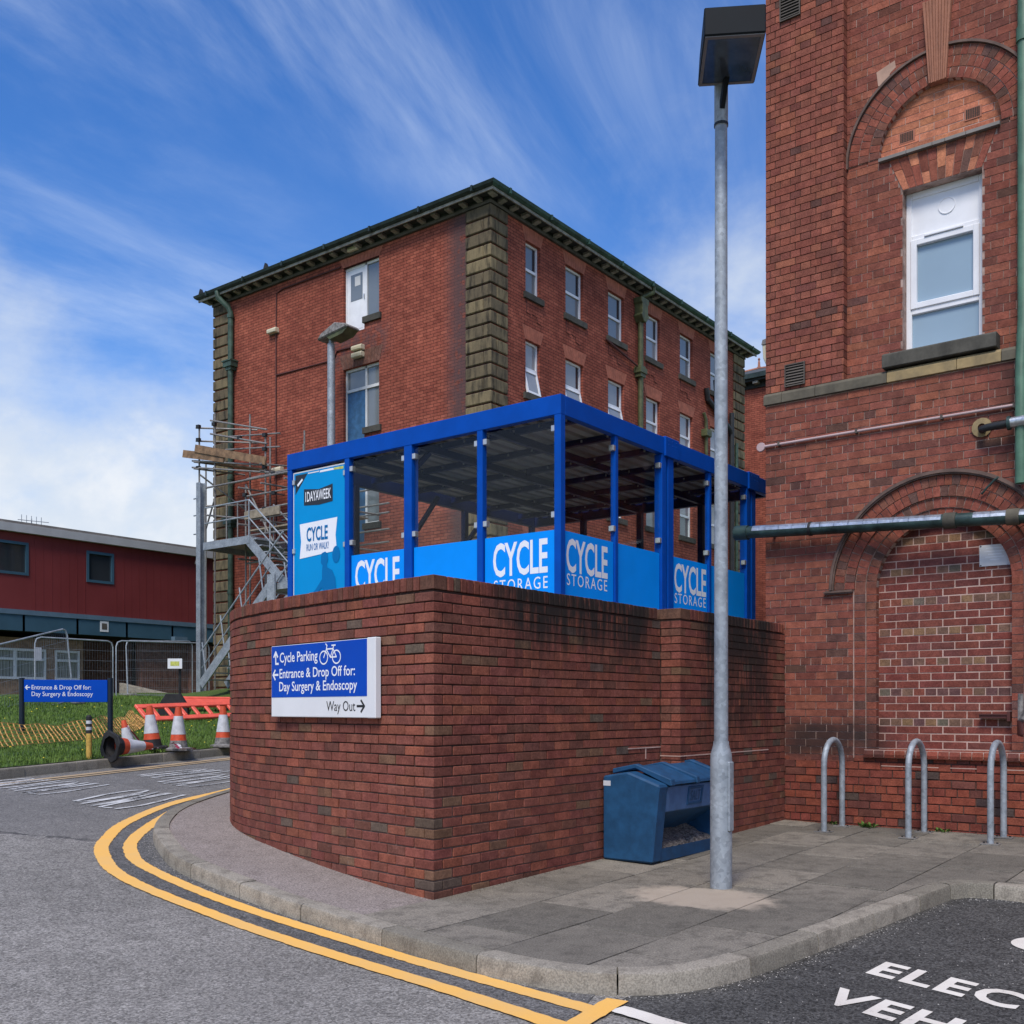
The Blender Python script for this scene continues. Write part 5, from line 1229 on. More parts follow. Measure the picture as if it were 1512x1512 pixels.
# roof: profiled sheet on purlins and rafters
for y in (6.8, 7.84, 8.85): m = MB(); m.box(SA0 + .08, y, 4.29, SA1 + .52, y + .06, 4.37); m.build('rafter', 'navy_and_shaded_blue', sh)
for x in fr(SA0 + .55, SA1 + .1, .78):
    m = MB(); m.box(x, SB0 + .08, 4.35, x + .05, SB1 - .08, 4.419); p_ = m.build('purlin', 'navy_and_shaded_blue', sh)
    m = MB()
    for y in fr(SB0 + .3, SB1 - .3, .36): m.box(x - .010, y, 4.375, x + .004, y + .018, 4.40)
    stuff(m.build('hook_bolts', 'clip', p_))
m = MB(); pitch = .19; y = SB0 + .085; prof = []
while y < SB1 - .09 - pitch:
    prof += [(y, 4.42), (y + .11, 4.42), (y + .118, 4.474), (y + .182, 4.474)]; y += pitch
prof.append((y, 4.42))
for (ya, za), (yb, zb) in zip(prof, prof[1:]): m.quad((SA0 + .085, ya, za), (SA1 + .51, ya, za), (SA1 + .51, yb, zb), (SA0 + .085, yb, zb))
m.build('roof_sheet', 'sheet_roof', sh)
# left side: poster panel and three glazed bays
GX = SA0 + .035
def clipbit(x, y, z, par, dx=.05, dy=.05): m = MB(); m.box(x, y, z, x + dx, y + dy, z + .06); m.build('glass_clip', 'clip', par, bevel=.004)
bays = [(SB0 + .08, 6.785), (6.86, 7.785), (7.90, 8.765)]
for k, (y0, y1) in enumerate(bays):
    m = MB(); m.box(GX, y0 + .012, 2.32, GX + .010, y1 - .012, 4.25); gl = m.build('glass_panel', 'clear_glass', sh)
    m = MB(); m.box(GX - .003, y0 + .012, 2.32, GX - .0008, y1 - .012, 3.162); vb = m.build('blue_vinyl', 'panel_blue', gl)
    for y in (y0 - .008, y1 - .045):
        for z in (4.13, 3.28): clipbit(GX - .025, y, z, gl, .06, .055)
    if k != 1:
        if k == 0: o_ = Vector((GX - .003, 6.665, 0)); wd = .69
        else: o_ = Vector((GX - .003, 8.69, 0)); wd = .70
        lettering('lettering', 'CYCLE', vb, o_ + Vector((0, 0, 2.758)), (0, -1, 0), (0, 0, 1), wd, .322, 'print_white', .020, .0015, .96)
        lettering('lettering', 'STORAGE', vb, o_ + Vector((0, -.01, 2.595)), (0, -1, 0), (0, 0, 1), wd - .01, .118, 'print_white', .0, .0015, 1.25)
m = MB(); m.box(GX - .004, 8.86, 2.35, GX + .012, 9.745, 4.245); po = m.build('poster', 'poster_blue', sh)
tag_ = po; po['label'] = 'sky blue poster asking to cycle, run or walk'
PX_ = GX - .0045; _kp = [0]
def pt(y, z): _kp[0] += 1; return (PX_ - .0002 - .00001 * _kp[0], y, z)
def poly(name, mat, pts): m = MB(); x = PX_ - .0004 - .0004 * len(po.children); m.quad(*[(x, y, z) for y, z in pts]); return m.build(name, mat, po)
poly('corner_flash', 'poster_dark', [(9.72, 4.215), (9.50, 4.215), (9.72, 3.98)])
poly('corner_text', 'print_white', [(9.69, 4.10), (9.60, 4.165), (9.585, 4.145), (9.675, 4.075)])
poly('top_stripe', 'print_white', [(9.28, 4.218), (9.06, 4.218), (9.04, 4.195), (9.29, 4.195)]); poly('top_stripe', 'print_yellow', [(9.05, 4.218), (8.885, 4.218), (8.885, 4.185), (9.04, 4.195)]); poly('top_stripe', 'sign_white', [(9.5, 4.218), (9.29, 4.218), (9.30, 4.205), (9.49, 4.205)])
poly('dark_banner', 'poster_dark', [(9.565, 4.03), (9.30, 4.0), (9.065, 4.035), (9.065, 3.83), (9.30, 3.815), (9.565, 3.835)])
poly('white_banner', 'print_white', [(9.64, 3.615), (8.985, 3.635), (9.015, 3.43), (8.995, 3.245), (9.64, 3.20), (9.615, 3.40)])
def plet(body, y, z, wd, cap, mat, bold=0.0): lettering('lettering', body, po, (PX_ - .0055, y, z), (0, -1, 0), (0, 0, 1), wd, cap, mat, bold, .001)
plet('1DAYAWEEK', 9.535, 3.873, .445, .115, 'print_white', .012)
plet('CYCLE', 9.515, 3.40, .37, .155, 'poster_deep_blue', .022); plet('RUN OR WALK?', 9.515, 3.285, .385, .078, 'poster_deep_blue', .004)
poly('helmet_print', 'poster_deep_blue', [(9.005 + .065 * math.cos(a), 3.20 + .10 * math.sin(a)) for a in [i * math.pi / 8 for i in range(16)]])
poly('cyclist_print', 'poster_deep_blue', [(9.25, 3.235), (9.19, 3.25), (9.15, 3.22), (9.14, 3.15), (9.165, 3.10), (9.155, 3.06), (9.07, 3.02), (9.02, 2.93), (9.0, 2.78), (9.03, 2.70), (9.09, 2.69), (9.12, 2.60), (9.20, 2.45), (9.35, 2.42), (9.36, 2.5), (9.24, 2.66), (9.235, 2.83), (9.36, 2.76), (9.46, 2.72), (9.47, 2.745), (9.36, 2.81), (9.245, 2.93), (9.245, 3.03), (9.235, 3.09), (9.265, 3.12), (9.262, 3.19)])
poly('handlebar_print', 'poster_deep_blue', [(9.46, 2.735), (9.51, 2.72), (9.525, 2.65), (9.50, 2.655), (9.49, 2.70), (9.45, 2.71), (9.45, 2.58), (9.40, 2.42), (9.44, 2.42), (9.475, 2.58)])
for y in (8.835, 9.72):
    for z in (4.10, 3.27): clipbit(GX - .025, y, z, po, .05, .04)
m = MB(); m.box(GX - .006, 8.85, 2.34, GX + .016, 8.862, 4.25); m.box(GX - .006, 9.745, 2.34, GX + .016, 9.757, 4.25); m.box(GX - .006, 8.862, 4.235, GX + .016, 9.745, 4.25); m.build('poster_edge', 'sign_white', po)
# right side
GY = SB0 + .035
rb = [(SA0 + .085, 9.37, 1), (9.435, 10.355, 0), (10.64, 11.535, 1), (11.605, 12.595, 0)]
for x0, x1, tx in rb:
    m = MB(); m.box(x0 + .01, GY, 2.32, x1 - .01, GY + .010, 4.25); gl = m.build('glass_panel', 'clear_glass', sh)
    m = MB(); m.box(x0 + .01, GY - .003, 2.32, x1 - .01, GY - .0008, 3.158); vb = m.build('blue_vinyl', 'panel_blue', gl)
    for z in (4.12, 3.27): clipbit(x1 - .04, GY - .025, z, gl, .05, .06)
    if tx:
        o_ = Vector((x0 + .055, GY - .003, 0)); wd = .765 if x0 < 9 else .80
        lettering('lettering', 'CYCLE', vb, o_ + Vector((0, 0, 2.765)), (1, 0, 0), (0, 0, 1), wd, .315, 'print_white', .020, .0015, .96)
        lettering('lettering', 'STORAGE', vb, o_ + Vector((.01, 0, 2.625)), (1, 0, 0), (0, 0, 1), wd - .02, .115, 'print_white', .0, .0015, 1.25)
# far sides glazed as well
for x0, x1 in ((9.5, 10.48), (10.6, 11.58), (11.7, 13.2)):
    m = MB(); m.box(x0, SB1 - .05, 2.32, x1, SB1 - .042, 4.2); m.build('glass_panel', 'clear_glass', sh)
for y0, y1 in ((6.9, 7.78), (7.9, 8.78), (8.9, 9.7)):
    m = MB(); m.box(SA1 + .54, y0, 2.32, SA1 + .548, y1, 4.2); m.build('glass_panel', 'clear_glass', sh)
# cycle racks inside
for x, lab_ in ((9.3, 'galvanised hoop rack just inside the shelter behind its lettered corner'), (10.3, 'second hoop rack inside the shelter counted from its lettered corner'), (11.3, 'third hoop rack inside the shelter counted from its lettered corner'), (12.3, 'last hoop rack inside the shelter at the end by the old building')):
    m = MB(); P = [(x, 7.0, SF - .05), (x, 7.0, SF + .62)] + [(x, 7.0 + .15 - .15 * math.cos(a), SF + .62 + .15 * math.sin(a)) for a in (.5, 1.0, math.pi / 2)] + [(x, 7.55 + .15 * math.sin(a), SF + .62 + .15 * math.cos(a)) for a in (0, .6, 1.1)] + [(x, 7.70, SF + .60), (x, 7.70, SF - .05)]
    m.tube(P, .024, 8); tag(m.build('cycle_rack', 'galv', smooth=True), lab_, 'cycle rack', 'hoop racks inside the shelter')

# ------------------------------------------------------------------ lamp post
LX, LY = 7.284, 3.565; lz = pav(LX, LY)
lp_ = thing('street_lamp', 'tall galvanised lamp post with a black box lantern on the pavement', 'lamp post', (LX, LY, lz))
m = MB(); m.lathe([(.083, -.25), (.083, .95), (.080, 1.02), (.060, 1.09), (.058, 1.12)], (LX, LY, lz), 24); m.build('base', 'galv', lp_, smooth=True)
m = MB(); m.lathe([(.054, 1.05), (.050, 3.5), (.047, 5.84)], (LX, LY, lz), 20); m.build('pole', 'galv', lp_, smooth=True)
m = MB(); m.lathe([(.046, 5.82), (.052, 5.83), (.052, 6.16), (.0, 6.17)], (LX, LY, lz), 20); m.build('spigot', 'galv', lp_, smooth=True)
m = MB(); m.lathe([(.053, 5.825), (.0545, 5.825), (.0545, 5.845), (.053, 5.845)], (LX, LY, lz), 20); m.build('collar_ring', 'dark_iron', lp_)
cr = Vector((.6083, -.7937, 0)); cf = Vector((.7937, .6083, 0))
dc = (cr * .75 - cf * .66).normalized(); dn = Vector((-dc.y, dc.x, 0)); m = MB(); c0 = Vector((LX, LY, lz + .70))
prof2 = [(-.034, -.27), (-.034, .27), (0, .29), (.034, .27), (.034, -.27), (0, -.29)]
m.obox(c0 + dc * .082, dn, (0, 0, 1), dc, .036, .265, .010); m.build('access_door', 'galv', lp_, bevel=.008)
ld = (cr * .085 + cf * .0).normalized()
# lantern: a shallow black box reaching out over the road towards the viewer
hd = (-cf - cr * .10).normalized(); sd = Vector((-hd.y, hd.x, 0)); hz = 6.11
hc = Vector((LX, LY, 0)) + cr * .035
m = MB(); P = []
w0, w1, n0, n1 = .213, .215, .02, .63
low = [hc + hd * n0 - sd * w0, hc + hd * n0 + sd * w0, hc + hd * n1 + sd * w1, hc + hd * n1 - sd * w1]
top = [hc + hd * (n0 + .05) - sd * (w0 - .01), hc + hd * (n0 + .05) + sd * (w0 - .01), hc + hd * n1 + sd * w1, hc + hd * n1 - sd * w1]
m._add([(p.x, p.y, hz + .05) for p in low] + [(p.x, p.y, hz + .25) for p in top], [(3, 2, 1, 0), (4, 5, 6, 7), (0, 1, 5, 4), (1, 2, 6, 5), (2, 3, 7, 6), (3, 0, 4, 7)]); m.build('housing', 'lamp_black', lp_, bevel=.008)
def inset(k): c_ = sum(low, Vector((0, 0, 0))) / 4; return [c_ + (p - c_) * k for p in low]
m = MB(); a_, b_ = inset(.96), inset(.86)
for i in range(4): q = (i + 1) % 4; m._add([(p.x, p.y, hz + .044) for p in (a_[i], a_[q], b_[q], b_[i])] + [(p.x, p.y, hz + .054) for p in (a_[i], a_[q], b_[q], b_[i])], [(0, 1, 2, 3), (7, 6, 5, 4), (0, 4, 5, 1), (2, 6, 7, 3), (1, 5, 6, 2), (3, 7, 4, 0)])
m.build('lens_rim', 'lamp_rim', lp_)
m = MB(); m._add([(p.x, p.y, hz + .047) for p in inset(.865)] + [(p.x, p.y, hz + .053) for p in inset(.865)], [(3, 2, 1, 0), (4, 5, 6, 7), (0, 1, 5, 4), (1, 2, 6, 5), (2, 3, 7, 6), (3, 0, 4, 7)]); m.build('lens', 'lamp_lens', lp_)
m = MB(); m.bar(Vector((LX, LY, hz - .14)) + hd * .04, hc + hd * .14 + Vector((0, 0, hz + .10)), .035, .035); m.build('bracket', 'lamp_black', lp_)

# ------------------------------------------------------------------ salt bin
bx0, bx1 = 7.83, 9.20; bz = pav(8.4, 4.7) - .0
sb = thing('salt_bin', 'dark blue plastic salt bin with an open hopper mouth standing against the brick wall', 'bin', (8.5, 4.72, bz))
Bk, Fr_ = 4.985, 4.485     # back and foot of the front
end = [(Bk, 0), (Bk, .74), (4.73, .785), (4.405, .675), (4.42, .62), (Fr_, 0)]
def bprism(x0, x1, pts, name, mt, bev=.012): m = MB(); m.prism([(x0, y, bz + z) for y, z in pts], (x1 - x0, 0, 0)); return m.build(name, mt, sb, bevel=bev)
bprism(bx0, bx0 + .17, end, 'end_wall', 'bin_blue', .016); bprism(bx1 - .17, bx1, end, 'end_wall', 'bin_blue', .016)
x0, x1 = bx0 + .165, bx1 - .165
bprism(x0, x1, [(Bk, 0), (Bk, .73), (Bk - .05, .73), (Bk - .05, 0)], 'back', 'bin_blue', .004)
bprism(x0, x1, [(Bk - .05, .0), (Bk - .05, .06), (4.48, .10), (Fr_ - .006, .115), (Fr_ + .004, 0)], 'front_lip', 'bin_blue', .008)
bprism(x0, x1, [(4.418, .655), (4.448, .435), (4.47, .43), (4.44, .66)], 'front_panel', 'bin_pale', .006)
bprism(x0, x1, [(4.455, .432), (4.80, .20), (4.815, .22), (4.48, .455)], 'hopper_slope', 'bin_blue', .004)
m = MB(); n = 18; vs = []; rg = random.Random(4)
for i in range(n + 1):
    for k in range(9):
        f = k / 8; y = 4.50 + f * .42; z = .105 + .20 * f + rg.uniform(-.014, .014) + .03 * math.sin(i * 1.3) * f - (.05 if 10 < i < 13 else 0) * (1 - f)
        vs.append((x0 + (x1 - x0) * i / n, y, bz + z))
m._add(vs, [(i * 9 + k, i * 9 + k + 1, (i + 1) * 9 + k + 1, (i + 1) * 9 + k) for i in range(n) for k in range(8)]); m.build('salt', 'grit', sb, smooth=True)
lid = bprism(x0 - .02, x1 + .02, [(Bk - .03, .755), (Bk - .03, .775), (4.73, .825), (4.385, .705), (4.378, .672), (4.395, .672), (4.42, .69), (4.73, .80)], 'lid', 'bin_blue', .006)
for xx, ww in ((x0 - .03, .075), (x0 + .45, .06), (x1 - .045, .075)):
    m = MB(); m.prism([(xx, y, bz + z) for y, z in ((Bk - .02, .755), (Bk - .02, .800), (4.73, .848), (4.374, .726), (4.366, .668), (4.39, .668), (4.73, .81))], (ww, 0, 0)); m.build('lid_rib', 'bin_blue', lid, bevel=.006)
fn = Vector((0, -.99, -.13)).normalized(); fu = Vector((0, -.135, .99)).normalized(); fo = Vector((8.52, 4.4315, bz + .555))
m = MB()
for (u, v, hu, hv) in ((0, .072, .13, .012), (0, -.072, .13, .012), (-.13, 0, .012, .084), (.13, 0, .012, .084)): m.obox(fo + Vector((1, 0, 0)) * u + fu * v + fn * .004, (1, 0, 0), fu, fn, hu, hv, .006)
pl = m.build('salt_frame', 'bin_blue', sb, bevel=.003)
lettering('lettering', 'SALT', pl, fo + Vector((-.095, 0, 0)) - fu * .045 + fn * .006, (1, 0, 0), fu, .19, .09, 'bin_blue', .012, .003)
m = MB(); m.box(bx0 - .0025, 4.90, bz + .655, bx0 + .01, 4.975, bz + .70); m.build('sticker', 'label_white', sb)

# ------------------------------------------------------------------ cycle hoops
hl = ['galvanised cycle hoop nearest the brick retaining wall', 'galvanised cycle hoop between the two others in front of the bricked-up arch', 'galvanised cycle hoop in front of the pale gas valve']
for b, lab in zip((4.06, 3.19, 2.42), hl):
    a0, a1 = 10.72, 11.26; z0, z1 = pav(a0, b), pav(a1, b); r = thing('cycle_stand', lab, 'cycle stand', (a0, b, z0), 'cycle hoops in a row by the old building')
    rr = (a1 - a0) / 2; zt_ = z0 + .70; P = [(a0, b, z0)] + [(a0, b, z0 + .35)] + [(a0 + rr - rr * math.cos(t_), b, zt_ + rr * math.sin(t_)) for t_ in [i * math.pi / 14 for i in range(15)]] + [(a1, b, z0 + .35), (a1, b, z1)]
    m = MB(); m.tube(P, .031, 14); m.build('hoop', 'galv', r, smooth=True)
    for a, z in ((a0, z0), (a1, z1)):
        m = MB(); m.obox((a, b, z + .006), (1, 0, 0), (0, 1, 0), (0, 0, 1), .06, .085, .005); pt_ = m.build('foot_plate', 'scaffold_tube', r)
        for s in (-1, 1): m = MB(); m.lathe([(.011, 0), (.011, .012), (0, .014)], (a, b + s * .06, z + .010), 6); m.build('bolt', 'dark_iron', pt_)
# weeds along the foot of the old wall
def weed(a, b, n, h, lab):
    m = MB(); rg = random.Random(int(a * 100 + b * 10)); z = pav(a, b)
    for i in range(n):
        t_ = rg.uniform(0, 6.28); L = rg.uniform(.4, 1) * h; d = Vector((math.cos(t_), math.sin(t_), 0)); s_ = Vector((-d.y, d.x, 0)) * L * .22; p = Vector((a + rg.uniform(-.05, .05), b + rg.uniform(-.07, .07), z)); e = p + d * L + Vector((0, 0, L * rg.uniform(.3, 1.0)))
        mid = (p + e) / 2 + Vector((0, 0, L * .15)); m.quad(p, mid - s_, e, mid + s_)
    tag(m.build('weed', 'weed'), lab, 'weed', 'weeds at the foot of the old wall')
weed(11.33, 3.80, 46, .075, 'leafy green weed at the foot of the wall between two cycle hoops')
weed(11.36, 3.05, 24, .07, 'small green weed beneath the bricked-up arch'); weed(11.36, 4.22, 18, .06, 'small green weed behind the hoop near the retaining wall')
# ------------------------------------------------------------------ scaffold at the far end of the brick block
sf = thing('scaffold', 'tube scaffold with timber boards round the far corner of the brick block', 'scaffold', (19.9, 25, 1.5))
def tb(name, p, q, r=.027, mt='scaffold_tube', par=None): m = MB(); m.tube([p, q], r, 8); return m.build(name, mt, par or sf, smooth=True)
F1, F2 = 19.25, 20.35
for b, a, zt_ in ((26.72, F1, 10.0), (25.95, F1, 10.25), (24.75, F2, 9.55), (23.62, F1, 9.25), (23.22, F2, 9.5), (25.7, F2, 10.4), (27.9, F2, 9.2), (22.0, F1, 8.7), (21.2, F2, 7.9), (20.2, F1, 8.0), (24.5, F1, 7.9), (22.6, F2, 8.6)):
    tb('standard', (a, b, 1.7), (a, b, zt_))
for z in (9.95, 9.55): tb('guard_rail', (F1, 26.9, z), (F2 + .2, 25.6, z - .0)); tb('guard_rail', (F1 - .05, 26.1, z + .08), (F1 - .05, 23.5, z - .62)); tb('guard_rail', (F2, 26.9, z - .05), (F2, 24.3, z - .35))
for z in (8.75, 8.55): tb('ledger', (F1 - .05, 27.0, z + .2), (F1 - .05, 23.4, z - .45)); tb('transom', (F1 - .2, 26.72, z + .1), (F2 + .2, 26.2, z + .1)); tb('transom', (F1 - .2, 23.62, z - .4), (F2 + .2, 23.5, z - .25))
for z in (8.05, 7.55, 7.1, 6.85, 6.4, 6.05, 5.6):
    tb('ledger', (F1 - .03, 24.4, z), (F1 - .03, 19.9, z + random.uniform(-.06, .06))); tb('ledger', (F2, 24.2, z - .1), (F2, 19.8, z - .12))
tb('ledger', (F1 - .1, 26.4, 8.02), (F1 - .1, 21.4, 7.98), .03); tb('ledger', (F1, 26.8, 7.55), (F2, 25.4, 7.6)); tb('ledger', (F1, 26.8, 7.3), (F1, 24.4, 6.9))
for b in (24.4, 23.4, 22.4, 21.4, 20.4):
    for z in (7.75, 6.7, 5.7): tb('transom', (F1 - .35, b, z), (F2 + .15, b - .1, z + .03))
for p, q in (((F1, 26.7, 8.5), (F2, 25.9, 7.5)), ((F1, 24.5, 7.9), (F1, 23.2, 6.0)), ((F1, 25.9, 7.8), (F1, 26.9, 5.8)), ((F2, 22.6, 8.4), (F2, 21.0, 6.0)), ((F1, 20.3, 7.6), (F1, 21.6, 5.2))): tb('diagonal_brace', p, q)
def plank(p, q, w_, h, mt='timber', up=(0, 0, 1)): m = MB(); m.bar(p, q, w_, h, up); return m.build('scaffold_board', mt, sf)
plank((F1 - .09, 27.4, 9.22), (F1 - .09, 25.4, 8.78), .04, .225); plank((F1 - .12, 26.75, 9.28), (F1 - .12, 23.45, 8.42), .04, .225)
for k in range(4): plank((F1 + .12 + k * .25, 26.6, 8.90 + .0), (F1 + .12 + k * .25, 23.6, 8.22), .225, .04)
for k in range(3): plank((F1 + .1 + k * .25, 24.3, 6.55), (F1 + .1 + k * .25, 20.2, 6.55), .225, .04, 'timber_old')
plank((F1 - .08, 24.45, 6.98), (F1 - .08, 22.9, 6.98), .04, .225, 'timber_old'); plank((F1 - .08, 22.3, 7.3), (F1 - .08, 21.6, 7.25), .04, .3, 'timber_old')
rs = random.Random(9)
for b, z in ((26.72, 9.95), (26.72, 9.55), (25.95, 9.9), (25.95, 8.9), (23.62, 9.2), (23.62, 8.8), (23.62, 8.3), (24.75, 9.3), (26.72, 8.7), (24.5, 7.6), (23.22, 8.05), (23.22, 7.5), (23.62, 7.1), (22.0, 7.6), (22.0, 6.9), (20.2, 7.5), (20.2, 6.9)): m = MB(); m.obox((F1 - .03, b, z), (1, .2, 0), (-.2, 1, 0), (0, 0, 1), .05, .06, .05); m.build('coupler', 'dark_iron', sf)

# ------------------------------------------------------------------ galvanised fire-escape stair
st = thing('steel_staircase', 'galvanised steel outside staircase with a tall corner column beside the scaffold', 'staircase', (18.8, 25, 1.6))
cx, cy = 18.72, 25.90   # H-section column
m = MB(); m.box(cx - .10, cy - .10, 1.2, cx - .088, cy + .10, 8.05); m.box(cx + .088, cy - .10, 1.2, cx + .10, cy + .10, 8.05); m.box(cx - .0885, cy - .006, 1.2, cx + .0885, cy + .006, 8.045); m.build('column', 'galv_stair', st)
for z in (7.6, 7.1, 6.55): m = MB(); m.tube([(cx - .05, cy + .28, z), (cx - .05, cy + .05, z)], .02, 6); m.build('bolt', 'galv_stair', st)
LT = 6.22
m = MB(); m.box(18.5, 23.4, LT - .22, 18.55, 25.5, LT); m.box(20.1, 23.4, LT - .22, 20.15, 25.5, LT); m.box(18.55, 25.45, LT - .22, 20.1, 25.5, LT); m.box(18.55, 23.4, LT - .06, 20.1, 25.45, LT - .01); m.box(18.55, 23.4, LT - .22, 20.1, 23.44, LT - .06); m.build('landing', 'galv_stair', st)
ML = 4.62
for a in (18.53, 19.4):
    m = MB(); m.bar((a, 23.5, LT - .10), (a, 21.4, ML - .30), .04, .26); m.build('stringer', 'galv_stair', st)
    m = MB(); m.tube([(a, 23.45, LT + 1.0), (a, 21.3, ML + .80)], .024, 8); m.build('handrail', 'galv', st, smooth=True)
    m = MB(); m.tube([(a, 23.45, LT + .5), (a, 21.3, ML + .30)], .018, 8); m.build('handrail', 'galv', st, smooth=True)
    for f in (0, .45, .9): m = MB(); b = 23.45 - 2.0 * f; z = LT - 1.7 * f; m.tube([(a, b, z), (a, b, z + 1.0)], .02, 6); m.build('baluster', 'galv', st)
for i in range(8):
    f = (i + .5) / 8; m = MB(); b = 23.4 - 1.9 * f; z = LT - 1.6 * f; m.box(18.55, b - .13, z - .02, 19.38, b + .11, z + .01); m.build('tread', 'galv_stair', st)
for z in (LT + 1.0, LT + .55): m = MB(); m.tube([(18.53, 25.45, z), (18.53, 23.45, z)], .022, 8); m.build('handrail', 'galv', st, smooth=True)
for b in (25.45, 24.95, 24.45, 23.95): m = MB(); m.tube([(18.53, b, LT), (18.53, b, LT + 1.0)], .018, 6); m.build('baluster', 'scaffold_tube', st)
# lower flight on the near side
for a in (17.6, 18.45):
    m = MB(); m.bar((a, 24.35, 2.05), (a, 21.45, ML - .06), .04, .26); m.build('stringer', 'galv_stair', st)
    m = MB(); m.tube([(a, 24.35, 2.98), (a, 20.9, 5.95)], .024, 8); m.build('handrail', 'galv', st, smooth=True)
    m = MB(); m.tube([(a, 24.3, 2.52), (a, 21.4, 5.10)], .018, 8); m.build('handrail', 'galv', st, smooth=True)
    for f in (.08, .36, .64, .92): m = MB(); b = 24.35 - 2.9 * f; z = 2.08 + 2.5 * f; m.tube([(a, b, z), (a, b + .18, z + .95)], .02, 6); m.build('baluster', 'galv', st)
for i in range(13):
    f = (i + .5) / 13; m = MB(); b = 24.25 - 2.8 * f; z = 2.1 + 2.45 * f; m.box(17.62, b - .12, z - .02, 18.43, b + .12, z + .01); m.build('tread', 'galv_stair', st)
m = MB(); m.box(17.5, 20.1, ML - .16, 19.5, 21.5, ML); m.build('landing', 'galv_stair', st)
for a, b in ((17.55, 20.15), (19.3, 20.15)): m = MB(); m.box(a, b, 1.6, a + .12, b + .12, ML - .16); m.build('column', 'galv_stair', st)
m = MB(); m.prism([(17.4, 21.0, 2.0), (17.4, 21.3, 2.0), (17.45, 21.3, 2.0), (17.45, 21.17, 2.0), (17.52, 21.17, 2.0), (17.52, 21.12, 2.0), (17.45, 21.12, 2.0), (17.45, 21.0, 2.0)], (0, 0, 2.85)); m.build('column', 'galv', st)

# ------------------------------------------------------------------ red clad building on the left
rd = thing('clad_building', 'long low building clad in dark red panels over a blue band and brick ground floor', 'building', (18, 36, 1.2))
RBf = 34.0; a0, a1 = 8.0, 27.0
wr = [(15.9, 17.74, 5.84, 6.94), (19.82, 20.87, 5.84, 6.94), (12.0, 13.2, 5.84, 6.94)]
us = sorted({a0, a1} | {h[0] for h in wr} | {h[1] for h in wr}); zs = [4.68, 5.84, 6.94, 7.24]
seam = 1.2; k = 0
m = MB()
for ua, ub in zip(us, us[1:]):
    for za, zb in zip(zs, zs[1:]):
        if any(h[0] <= ua and ub <= h[1] and h[2] <= za and zb <= h[3] for h in wr): continue
        m.quad((ua, RBf, za), (ub, RBf, za), (ub, RBf, zb), (ua, RBf, zb))
m.build('red_cladding', 'red_clad', rd)
for a in fr(a0, a1, .30):
    if any(h[0] - .05 < a < h[1] + .05 for h in wr): continue
    m = MB(); m.box(a, RBf - .008, 4.68, a + .012, RBf, 7.24); m.build('cladding_rib', 'red_clad', rd)
for h in wr:
    m = MB(); w_ = .09
    for q in ((h[0], h[2], h[0] + w_, h[3]), (h[1] - w_, h[2], h[1], h[3]), (h[0] + w_, h[2], h[1] - w_, h[2] + w_), (h[0] + w_, h[3] - w_, h[1] - w_, h[3])): m.box(q[0], RBf - .03, q[1], q[2], RBf + .12, q[3])
    o = m.build('window', 'blue_band', rd)
    m = MB(); m.box(h[0] + w_, RBf + .05, h[2] + w_, h[1] - w_, RBf + .06, h[3] - w_); m.build('pane', 'pane_dark', o)
m = MB(); m.prism([(a0, RBf - .18, 7.24), (a0, RBf - .18, 7.50), (a0, RBf + .1, 7.56), (a0, RBf + .1, 7.24)], (a1 - a0, 0, 0)); m.build('roof_fascia', 'fascia_white', rd)
m = MB(); m.box(a0, RBf - .10, 4.52, a1, RBf + .02, 4.68); m.build('band_top', 'blue_band_light', rd)
for a in fr(a0, a1, 2.0): m = MB(); m.box(a + .01, RBf - .07, 3.98, a + 1.99 if a < a1 - 2 else a1, RBf + .05, 4.52); m.build('band_panel', 'blue_band', rd)
m = MB(); m.box(a0, RBf + .06, 3.98, a1, RBf + 10, 4.05); m.box(a0 + .05, RBf + .25, 4.05, a1, RBf + 10, 7.4); m.build('body', 'black_void', rd)
m = MB(); m.box(a0, RBf - .1, 7.45, a1, RBf + 10, 7.6); m.build('roof', 'grey_trim', rd)
G = 34.6   # slightly recessed ground floor
def gf(x0, x1, mt, b, z0=1.3, z1=3.98): m = MB(); m.box(x0, b, z0, x1, b + .4, z1); m.build('ground_floor_wall', mt, rd)
gf(8, 16.5, 'tan_brick', G, 1.3, 3.8); gf(18.66, 19.0, 'tan_brick', G, 1.3, 3.8); gf(16.5, 18.66, 'tan_brick', G, 1.3, 2.39); gf(16.5, 18.66, 'tan_brick', G, 3.43, 3.8); gf(19.0, 19.9, 'tan_brick', G, 3.43, 3.8); gf(19.0, 19.9, 'tan_brick', G, 1.3, 2.39); gf(19.9, 20.05, 'tan_brick', G, 1.3, 3.8)
gf(20.0, 22.6, 'brown_brick', G + 1.0); gf(8, 27, 'black_void', 38.5, 1.0, 4.2); gf(22.2, 27, 'brown_brick', 34.3, 1.3, 3.9); gf(24.2, 27, 'brown_brick', 34.1, 1.3, 3.85)
for x0, x1 in ((16.5, 18.66), (19.0, 19.9)):
    m = MB(); zs = (2.39, 3.43); xs = [x0, (x0 + x1) / 2, x1] if x1 - x0 > 1.5 else [x0, x1]
    for x in xs: m.box(x - .05 if x != x0 else x, G - .04, zs[0], x + .05 if x != x1 else x, G + .06, zs[1])
    for z in (zs[0], 3.03, zs[1] - .08): m.box(x0 + .05, G - .035, z, x1 - .05, G + .06, z + .08)
    o = m.build('window', 'upvc', rd)
    for i, x in enumerate(fr(x0 + .06, x1 - .06, .11)[:-1]): m = MB(); m.box(x, G + .02, zs[0] + .08, x + .09, G + .03, zs[1] - .08); m.build('blind_slat', 'blind', o)
